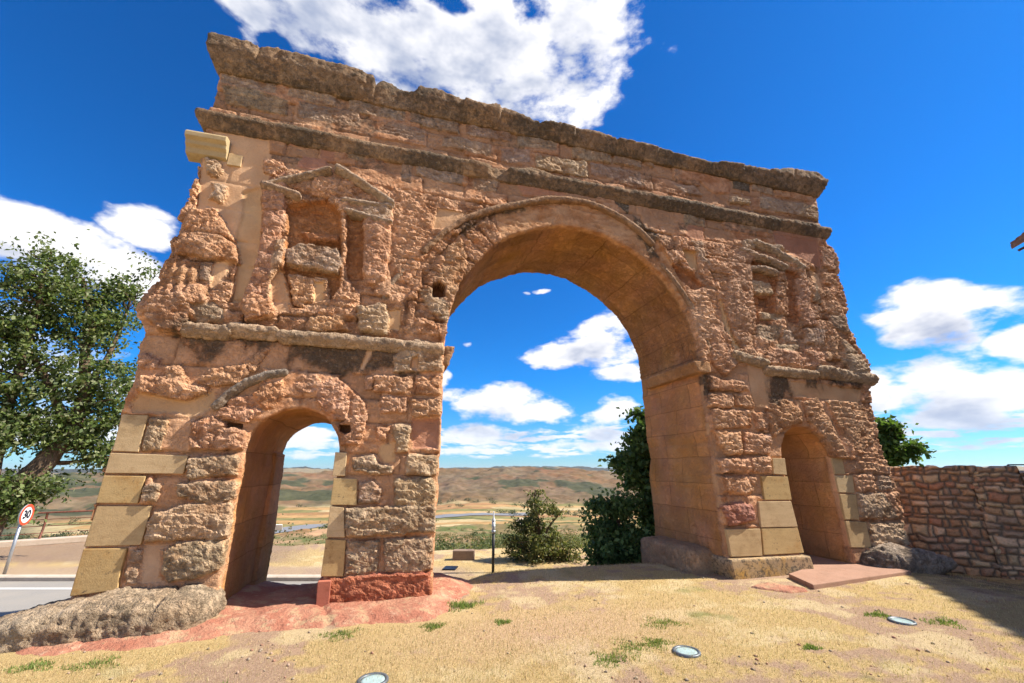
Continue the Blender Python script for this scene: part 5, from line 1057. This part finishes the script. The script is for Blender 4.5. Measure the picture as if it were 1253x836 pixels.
# a sign's X axis must run to the reader's right
q=Matrix((( -fd.y,0,fd.x,0),(fd.x,0,fd.y,0),(0,1,0,0),(0,0,0,1))); tm.transform(Matrix.Translation(Vector((-8.78,7.2,.56))+fd*.064)@q)
tm.materials.clear(); link('numerals',tm,INK,fc)
# lamp bollard
lb=tag(empty('bollard_lamp',(2.58,4.88,-.87)),'slim black bollard lamp with a pale lantern head on the lawn','lamp')
m=MB(); m.tube([(2.58,4.88,-.95),(2.58,4.88,.06)],.035,12); par(m.build('pole',BLACK,None,True),lb)
m=MB(); m.lathe([(.05,.05),(.052,.09),(.052,.12),(.03,.125)],(2.58,4.88,0),16); par(m.build('collar',GALV,None,True),lb); m=MB(); m.lathe([(.05,.20),(.052,.215),(.05,.23)],(2.58,4.88,0),16); par(m.build('ring',GALV,None,True),lb)
m=MB(); m.lathe([(.043,.125),(.045,.2),(.043,.34)],(2.58,4.88,0),16); lg_=par(m.build('lantern_glass',mat_simple('frosted_glass',(.62,.66,.68),.25,var=.1),None,True),lb)
m=MB(); m.lathe([(.05,.34),(.05,.36),(.018,.42),(.012,.56),(.004,.58)],(2.58,4.88,0),16); m.build('cap',WHITE,lg_,True)
# stone block and dark plate in the lawn
BS=mat_block('brown_block',(.27,.19,.14),(.30,.21,.15),(.12,.09,.07),.8,30)
m=MB(); Mb=Matrix.Translation((2.10,6.62,-.90))@Matrix.Rotation(R(-15),4,'Z'); m.box(-.31,-.14,0,.31,.14,.30,Mb); tag(m.build('stone_block',BS,bevel=.025),'low brown stone block lying on the dry lawn left of the bollard lamp','stone block')
m=MB(); Mb=Matrix.Translation((1.58,5.55,-.875))@Matrix.Rotation(R(-20),4,'Z'); m.box(-.17,-.20,-.02,.17,.20,.05,Mb); tag(m.build('ground_hatch',BLACK,bevel=.01),'square dark hatch cover set in the lawn in front of the stone block','hatch')
# information post seen through the left passage
ip=tag(empty('information_post',(-3.72,9.2,-.87)),'dark reddish post with a small white board seen through the left opening','sign post')
m=MB(); m.box(-3.78,9.15,-.95,-3.66,9.25,-.20); par(m.build('post',RUST,bevel=.01),ip)
m=MB(); Mb=Matrix.Translation((-3.62,9.14,-.12))@Matrix.Rotation(R(25),4,'X'); m.box(-.28,-.015,-.09,.28,.015,.09,Mb); par(m.build('board',WHITE,bevel=.004),ip)
m=MB(); m.box(-3.775,9.135,-.62,-3.665,9.148,-.50); par(m.build('band',REDP),ip)

# ground lights
GL=mat_simple('light_rim',(.16,.18,.20),.5,.5); GG=mat_simple('light_glass',(.42,.56,.56),.12,var=.12,spec=.6,scale=5,bump=.1); 
def glight(x,y,label,i):
    root=tag(empty('ground_light',(x,y,-.1)),label,'ground light','round uplights set in the grass before the arch')
    z=float(terr(x,y)); m=MB(); m.lathe([(.102,-.05),(.132,-.05),(.132,.012),(.127,.019),(.107,.019),(.102,.012)],(x,y,z),40); m.f=[f for f in m.f if len(f)==4]
    par(m.build('rim',GL,None,True),root); m=MB(); m.lathe([(.104,-.02),(.104,.011),(.075,.014),(.01,.015)],(x,y,z),40); par(m.build('glass',GG,None,True),root)
glight(2.90,-2.38,'round ground light with a teal glass near the middle foreground',0)
glight(5.92,-2.30,'round ground light at the edge of the shadow on the right',1)
glight(-.05,-2.16,'round ground light cut by the bottom edge of the picture',2)

# ------------------------------------------------------------------ RUBBLE WALL ON THE RIGHT
def rubble_mat():
    m,nt=newmat('rubble_masonry'); b=NB(nt); P=b.pos(); col=b.attr('Col'); n=b.noise(P,14,6,.7); n2=b.noise(P,60,4,.7)
    c=b.mix(b.ramp(n,.3,.55,.55,0),col,b.mix(1,col,(.5,.45,.42),'MULTIPLY')); c=b.mix(b.ramp(n2,.3,.45,.5,0),c,(.10,.07,.05)); c=b.mix(b.ramp(n2,.62,.74,0,.4),c,(.62,.48,.34))
    b.out(c,.95,b.bump(b.math('ADD',n,b.math('MULTIPLY',n2,.4)),1,.025),.1); return m
RUB=rubble_mat()
def rubble(name,P0,P1,zb,zt,thick,seed,label,root=None,cell=.25):
    P0=np.array(P0);P1=np.array(P1); L=np.linalg.norm(P1-P0); t=(P1-P0)/L; nrm=np.array([t[1],-t[0]])   # face towards the viewer
    if nrm[1]>0: nrm=-nrm
    du=.018; us=np.arange(0,L,du); vs=np.arange(zb,zt,du); U,Z=np.meshgrid(us,vs,indexing='ij')
    # coursed random stones: rows of varying height, stones of varying width
    rr=np.random.default_rng(seed+50); rows=[zb-.2]
    while rows[-1]<zt+.2: rows.append(rows[-1]+.08+.12*rr.random())
    r=np.random.default_rng(seed); Zw=Z+.05*fbm(U*1.7,Z*1.7,0,3,seed); Uw=U+.05*fbm(U*1.7,Z*1.7,5,3,seed+1)
    jd,hid=courses(Uw+.05*fbm(U*5,Z*5,1,3,9),Zw+.055*fbm(U*4,Z*4,2,3,8),np.array(rows),.08,.30,seed+3)
    d2_=jd*2.2; h=.06*sstep(.0,.11,d2_)+.02*fbm(U*9,Z*9,0,4,seed+6)+.03*(hid-.5)
    topn=zt-.10*np.abs(fbm(U*3.5,0,0,4,seed+7))
    Zc=np.minimum(Z,topn)
    pal=np.array([(.46,.25,.13),(.50,.29,.15),(.38,.22,.13),(.42,.20,.11),(.50,.34,.19),(.33,.22,.14),(.54,.36,.22)],np.float32); col=pal[(hid*6.99).astype(int)]*(1.1+.35*hid[...,None])
    col=col+(1-sstep(.01,.06,d2_))[...,None]*(np.array((.24,.165,.11),np.float32)-col)
    X=P0[0]+t[0]*U+nrm[0]*h; Y=P0[1]+t[1]*U+nrm[1]*h
    V=np.stack([X,Y,Zc],-1); nu,nv=U.shape
    # close: top and back
    ins=.05+.0*U[:,-1:]
    Vb=[];
    for dpt in (.12,thick*.6,thick):
        Vb.append(np.stack([P0[0]+t[0]*us-nrm[0]*dpt,P0[1]+t[1]*us-nrm[1]*dpt,topn[:,-1]+.02*fbm(us*4,dpt*5,0,3,3)],-1)[:,None])
    Vb.append(np.stack([P0[0]+t[0]*us-nrm[0]*thick,P0[1]+t[1]*us-nrm[1]*thick,np.full(nu,zb)],-1)[:,None])
    V=np.concatenate([V]+Vb,1); cc=np.concatenate([col]+[np.tile(np.array((.42,.29,.19),np.float32),(nu,4,1))],1); nv2=V.shape[1]
    a=np.arange(nu-1)[:,None]; b_=np.arange(nv2-1)[None]; Q=np.stack([a*nv2+b_,(a+1)*nv2+b_,(a+1)*nv2+b_+1,a*nv2+b_+1],-1).reshape(-1,4)
    Q=[tuple(x) for x in Q]; 
    me=npmesh(name,V.reshape(-1,3),np.array(Q)); setcol(me,'Col',cc.reshape(-1,3))
    bm=bmesh.new(); bm.from_mesh(me); e0=[e for e in bm.edges if e.is_boundary]; bmesh.ops.holes_fill(bm,edges=e0,sides=0); bmesh.ops.recalc_face_normals(bm,faces=bm.faces); bm.to_mesh(me); bm.free()
    return link(name,me,RUB)
WD=np.array([.676,-.737])
w=rubble('rubble_wall',(9.75,1.62),(11.62,-.42),-.6,1.72,.55,70,'')
tag(w,'brown rubble stone wall running away from the right end of the arch','wall')
pr_=rubble('rubble_pier',(11.50,-.33),(11.98,-.86),-.6,1.72,.75,75,'')
tag(pr_,'squared rubble pier closing the stone wall on the right','wall pier')
w2=rubble('rubble_wall',(12.95,-.4),(15.5,-2.9),-.6,1.6,.5,79,'')
tag(w2,'shaded stretch of rubble wall set back beyond the pier at the right edge','wall')
# handrail by the pier
hr=tag(empty('handrail',(12.3,-.9,-.4)),'dark metal handrail beside the wall pier at the right edge','handrail')
m=MB(); m.tube([(12.35,-.55,-.4),(12.35,-.55,1.72)],.02,8); par(m.build('post',BLACK),hr)
m=MB(); m.tube([(12.35,-.55,1.72),(13.6,-1.6,1.72)],.013,8); m.tube([(12.1,-.75,1.15),(12.8,-1.5,.55)],.03,8); par(m.build('rail',BLACK),hr)

# house that throws the shadow in from the right; only its eave tip shows
hx=Vector((21.35,1.73,0)); ed=Vector((-.65,-.75,0)).normalized(); ow=Vector((.75,-.65,0)).normalized(); HH=9.4; HL=20; HW=10
house=tag(empty('stone_house',hx+Vector((0,0,-.4))),'corner of a brown tiled eave poking in at the right edge of the picture','house')
PLA=mat_block('house_stone',(.42,.30,.20),(.46,.33,.22)); TIL=mat_simple('roof_tile',(.40,.18,.10),.85,var=.25,scale=6); WOOD=mat_simple('eave_wood',(.20,.11,.06),.8,var=.3)
def hp(s,w_,z): p=hx+ed*s+ow*w_; return (p.x,p.y,z)
m=MB(); m.add([hp(.7,.7,-.6),hp(HL-.7,.7,-.6),hp(HL-.7,HW-.7,-.6),hp(.7,HW-.7,-.6),hp(.7,.7,HH-.1),hp(HL-.7,.7,HH-.1),hp(HL-.7,HW-.7,HH-.1),hp(.7,HW-.7,HH-.1),hp(.7,HW/2,HH+2.3),hp(HL-.7,HW/2,HH+2.3)],[(0,1,5,4),(1,2,6,9,5),(2,3,7,6),(3,0,4,8,7),(4,5,9,8),(7,8,9,6),(3,2,1,0)]); par(m.build('wall',PLA),house)
m=MB(); T=.16
for z0 in (0,): 
    m.add([hp(0,0,HH),hp(HL,0,HH),hp(HL,HW/2,HH+2.7),hp(0,HW/2,HH+2.7),hp(HL,HW,HH),hp(0,HW,HH),hp(0,0,HH+T),hp(HL,0,HH+T),hp(HL,HW/2,HH+2.7+T),hp(0,HW/2,HH+2.7+T),hp(HL,HW,HH+T),hp(0,HW,HH+T)],[(0,3,2,1),(3,5,4,2),(6,7,8,9),(9,8,10,11),(0,1,7,6),(5,11,10,4),(0,6,9,3),(3,9,11,5),(1,2,8,7),(2,4,10,8)])
rf=par(m.build('roof',TIL),house)
m=MB()
for k in range(60): 
    s=HL*k/59; 
    m.tube([hp(s,.06,HH+T+.06),hp(s,HW/2,HH+2.7+T+.05)],.07,6); m.tube([hp(s,HW+.05,HH+T+.02),hp(s,HW/2,HH+2.7+T+.05)],.07,6)
par(m.build('tile_ridges',TIL),house)
m=MB()
for k in range(24):
    s=.15+(HL-.3)*k/23; m.tube([hp(s,.08,HH-.14),hp(s,.8,HH+.2)],.06,4)
par(m.build('rafter_ends',WOOD),house)
for k in range(4):
    s=2.5+4.3*k
    for z_ in (2.2,6.4):
        m=MB(); m.add([hp(s,.66,z_),hp(s+1,.66,z_),hp(s+1,.66,z_+1.5),hp(s,.66,z_+1.5),hp(s,.72,z_),hp(s+1,.72,z_),hp(s+1,.72,z_+1.5),hp(s,.72,z_+1.5)],[(0,1,2,3),(4,5,6,7),(0,1,5,4),(3,2,6,7),(1,2,6,5),(0,3,7,4)]); par(m.build('window',BLACK),house)

# thin summer haze: one closed box of even density round everything
m=MB(); m.box(-26000,-26000,-170,26000,26000,190)
HZ,hn=newmat('haze'); hb=NB(hn); pv_=hb.n('ShaderNodeVolumePrincipled'); pv_.inputs['Color'].default_value=(.80,.88,1,1); pv_.inputs['Density'].default_value=2.3e-5; pv_.inputs['Anisotropy'].default_value=.2
ho=hb.n('ShaderNodeOutputMaterial'); hb.l(pv_.outputs[0],ho.inputs['Volume']); tag(m.build('haze',HZ),kind='stuff')
# ------------------------------------------------------------------ SKY, SUN, CAMERA
SUN_REL=79.; SUN_EL=46.
w=bpy.data.worlds.new('World'); scene.world=w; w.use_nodes=True; nt=w.node_tree; nt.nodes.clear(); b=NB(nt)
sky=b.n('ShaderNodeTexSky'); sky.sky_type='NISHITA'; sky.sun_disc=False; sky.sun_elevation=R(SUN_EL); sky.sun_rotation=R(180-SUN_REL)   # clockwise from +Y
sky.altitude=1200; sky.air_density=1.0; sky.dust_density=.25; sky.ozone_density=2.5
D0=b.n('ShaderNodeTexCoord').outputs['Generated']
nv=b.n('ShaderNodeVectorMath',operation='NORMALIZE'); b.l(D0,nv.inputs[0]); D_=nv.outputs[0]
CLOUDS+=[(180,36,28,13,1),(128,42,20,12,1),(232,42,22,12,1),(205,16,26,7,1),(150,15,24,6,1),(262,22,20,8,1),(180,68,22,12,1)]  # unseen clouds behind the viewer, added as neutral fill light on the facade
def dirv(a,e): a,e=R(a),R(e); return Vector((math.sin(a)*math.cos(e),math.cos(a)*math.cos(e),math.sin(e)))
def cloud_group(name,big):
  global gb
  g=bpy.data.node_groups.new(name,'ShaderNodeTree'); g.interface.new_socket('Dir',in_out='INPUT',socket_type='NodeSocketVector'); g.interface.new_socket('E',in_out='OUTPUT',socket_type='NodeSocketFloat'); g.interface.new_socket('Raw',in_out='OUTPUT',socket_type='NodeSocketFloat')
  gb=NB(g); gi=gb.n('NodeGroupInput').outputs[0]; go=gb.n('NodeGroupOutput')
  def ell(a,e,ra,re,k,vec):
      c_=dirv(a,e); u=Vector((math.cos(R(a)),-math.sin(R(a)),0)); v=c_.cross(u)*-1 if False else u.cross(c_)
      s1=math.sin(R(ra)); s2=math.sin(R(re))
      n1=gb.n('ShaderNodeVectorMath',operation='DOT_PRODUCT'); gb.l(vec,n1.inputs[0]); n1.inputs[1].default_value=u/s1
      cc=v/s2; n2=gb.n('ShaderNodeVectorMath',operation='DOT_PRODUCT'); gb.l(vec,n2.inputs[0]); n2.inputs[1].default_value=cc
      p=gb.math('MULTIPLY',n1.outputs['Value'],n1.outputs['Value']); q=gb.math('MULTIPLY_ADD',n2.outputs['Value'],n2.outputs['Value'],p)
      return gb.math('MULTIPLY_ADD',q,-k,k)
  # swirl the lookup a little so outlines billow
  wn=gb.noise(gi,9,2 if big else 4,.6,0,1); wm=gb.n('ShaderNodeVectorMath',operation='MULTIPLY_ADD'); gb.l(wn,wm.inputs[0]); wm.inputs[1].default_value=(.055,.055,.03); gb.l(gi,wm.inputs[2])
  ws=gb.n('ShaderNodeVectorMath',operation='ADD'); gb.l(wm.outputs[0],ws.inputs[0]); ws.inputs[1].default_value=(-.0275,-.0275,-.015); vec=ws.outputs[0]
  E_=None
  for c_ in ([q for q in CLOUDS if q[4]>=1] if big else CLOUDS):
      o_=ell(*c_,vec); E_=o_ if E_ is None else gb.math('MAXIMUM',E_,o_)
  E_=gb.math('MAXIMUM',E_,-1.2)
  for c_ in ([] if big else HOLES):
      o_=gb.math('MAXIMUM',gb.math('MULTIPLY',ell(*c_,vec),1.0),0.0); E_=gb.math('SUBTRACT',E_,o_)
  sx=gb.n('ShaderNodeSeparateXYZ'); gb.l(gi,sx.inputs[0])
  st=gb.map(gi,(1,1,2.1))
  n1=gb.noise(st,8,4 if big else 8,.57); n2=gb.noise(st,2.6,3,.5)
  f=gb.math('ADD',gb.math('MULTIPLY',E_,.55),gb.math('MULTIPLY_ADD',n1,2.3,-1.25)); f=gb.math('ADD',f,gb.math('MULTIPLY_ADD',n2,.6,-.3))
  gb.l(f,go.inputs[0]); gb.l(E_,go.inputs[1])
  return g
GF=cloud_group('cloud_field',False); GC=cloud_group('cloud_light',True)
def grp(vec,g):
    o_=b.n('ShaderNodeGroup'); o_.node_tree=g; b.l(vec,o_.inputs[0]); return o_
g1=grp(D_,GF); off=b.n('ShaderNodeVectorMath',operation='ADD'); b.l(D_,off.inputs[0]); off.inputs[1].default_value=(.035,-.012,.055); g2=grp(off.outputs[0],GC)
dens=g1.outputs[0]
sz=b.n('ShaderNodeSeparateXYZ'); b.l(D_,sz.inputs[0]); band=b.math('MULTIPLY',b.ramp(sz.outputs[2],.012,.04),b.ramp(sz.outputs[2],.075,.125,1,0))
lown=b.noise(b.map(D_,(1,1,5.5)),13,7,.6); dens=b.math('MAXIMUM',dens,b.math('SUBTRACT',b.math('MULTIPLY',b.math('MULTIPLY_ADD',lown,3.2,-1.42),b.math('MULTIPLY_ADD',band,1.0,0.0)),b.math('MULTIPLY_ADD',band,-.4,.4)))
mask=b.ramp(dens,-.04,.36)
shade=b.ramp(b.math('ADD',b.math('MULTIPLY',g2.outputs[0],1.0),b.math('MULTIPLY',dens,.30)),.0,1.05,0,1)
cc=b.mix(shade,(8.2,8.1,8.2),(3.0,3.5,4.8)); 
sepd=b.n('ShaderNodeSeparateXYZ'); b.l(D_,sepd.inputs[0]); lowf=b.ramp(sepd.outputs[2],.0,.16,.55,0); cc=b.mix(lowf,cc,(5.4,6.4,8.0))
hs=b.n('ShaderNodeHueSaturation'); hs.inputs['Saturation'].default_value=1.22; b.l(sky.outputs[0],hs.inputs['Color']); sk=b.mix(1,hs.outputs[0],(.17,.86,1.36),'MULTIPLY'); sk=b.mix(b.ramp(sepd.outputs[2],.0,.22,.8,0),sk,b.mix(1,sk,(2.7,.84,.76),'MULTIPLY'))
fin=b.mix(b.math('MULTIPLY',mask,b.ramp(sepd.outputs[2],-.01,.02)),sk,cc)
bg=b.n('ShaderNodeBackground'); b.l(fin,bg.inputs[0]); bg.inputs[1].default_value=.072; wo=b.n('ShaderNodeOutputWorld'); b.l(bg.outputs[0],wo.inputs[0])
w.cycles.sampling_method='MANUAL'; w.cycles.sample_map_resolution=512
sl=bpy.data.lights.new('sun','SUN'); sl.energy=5.0; sl.angle=R(.53); sl.color=(1.0,.93,.82); so=bpy.data.objects.new('sun',sl); COL.objects.link(so)
sd=Vector((math.sin(R(SUN_REL))*math.cos(R(SUN_EL)),-math.cos(R(SUN_REL))*math.cos(R(SUN_EL)),math.sin(R(SUN_EL)))); so.rotation_euler=sd.to_track_quat('Z','Y').to_euler(); so.location=(30,-15,30)
cam=bpy.data.cameras.new('camera'); co=bpy.data.objects.new('camera',cam); COL.objects.link(co); co.location=(0,-6.55,1.62)
cam.sensor_width=36; cam.lens=505/1253*36; cam.clip_start=.05; cam.clip_end=60000
pitch=math.atan(157/505); co.rotation_euler=(R(90)+pitch,0,-YW); scene.camera=co
vs=scene.view_settings; vs.view_transform='Standard'; vs.look='None'; vs.exposure=1.0; vs.gamma=1
scene.cycles.use_denoising=True
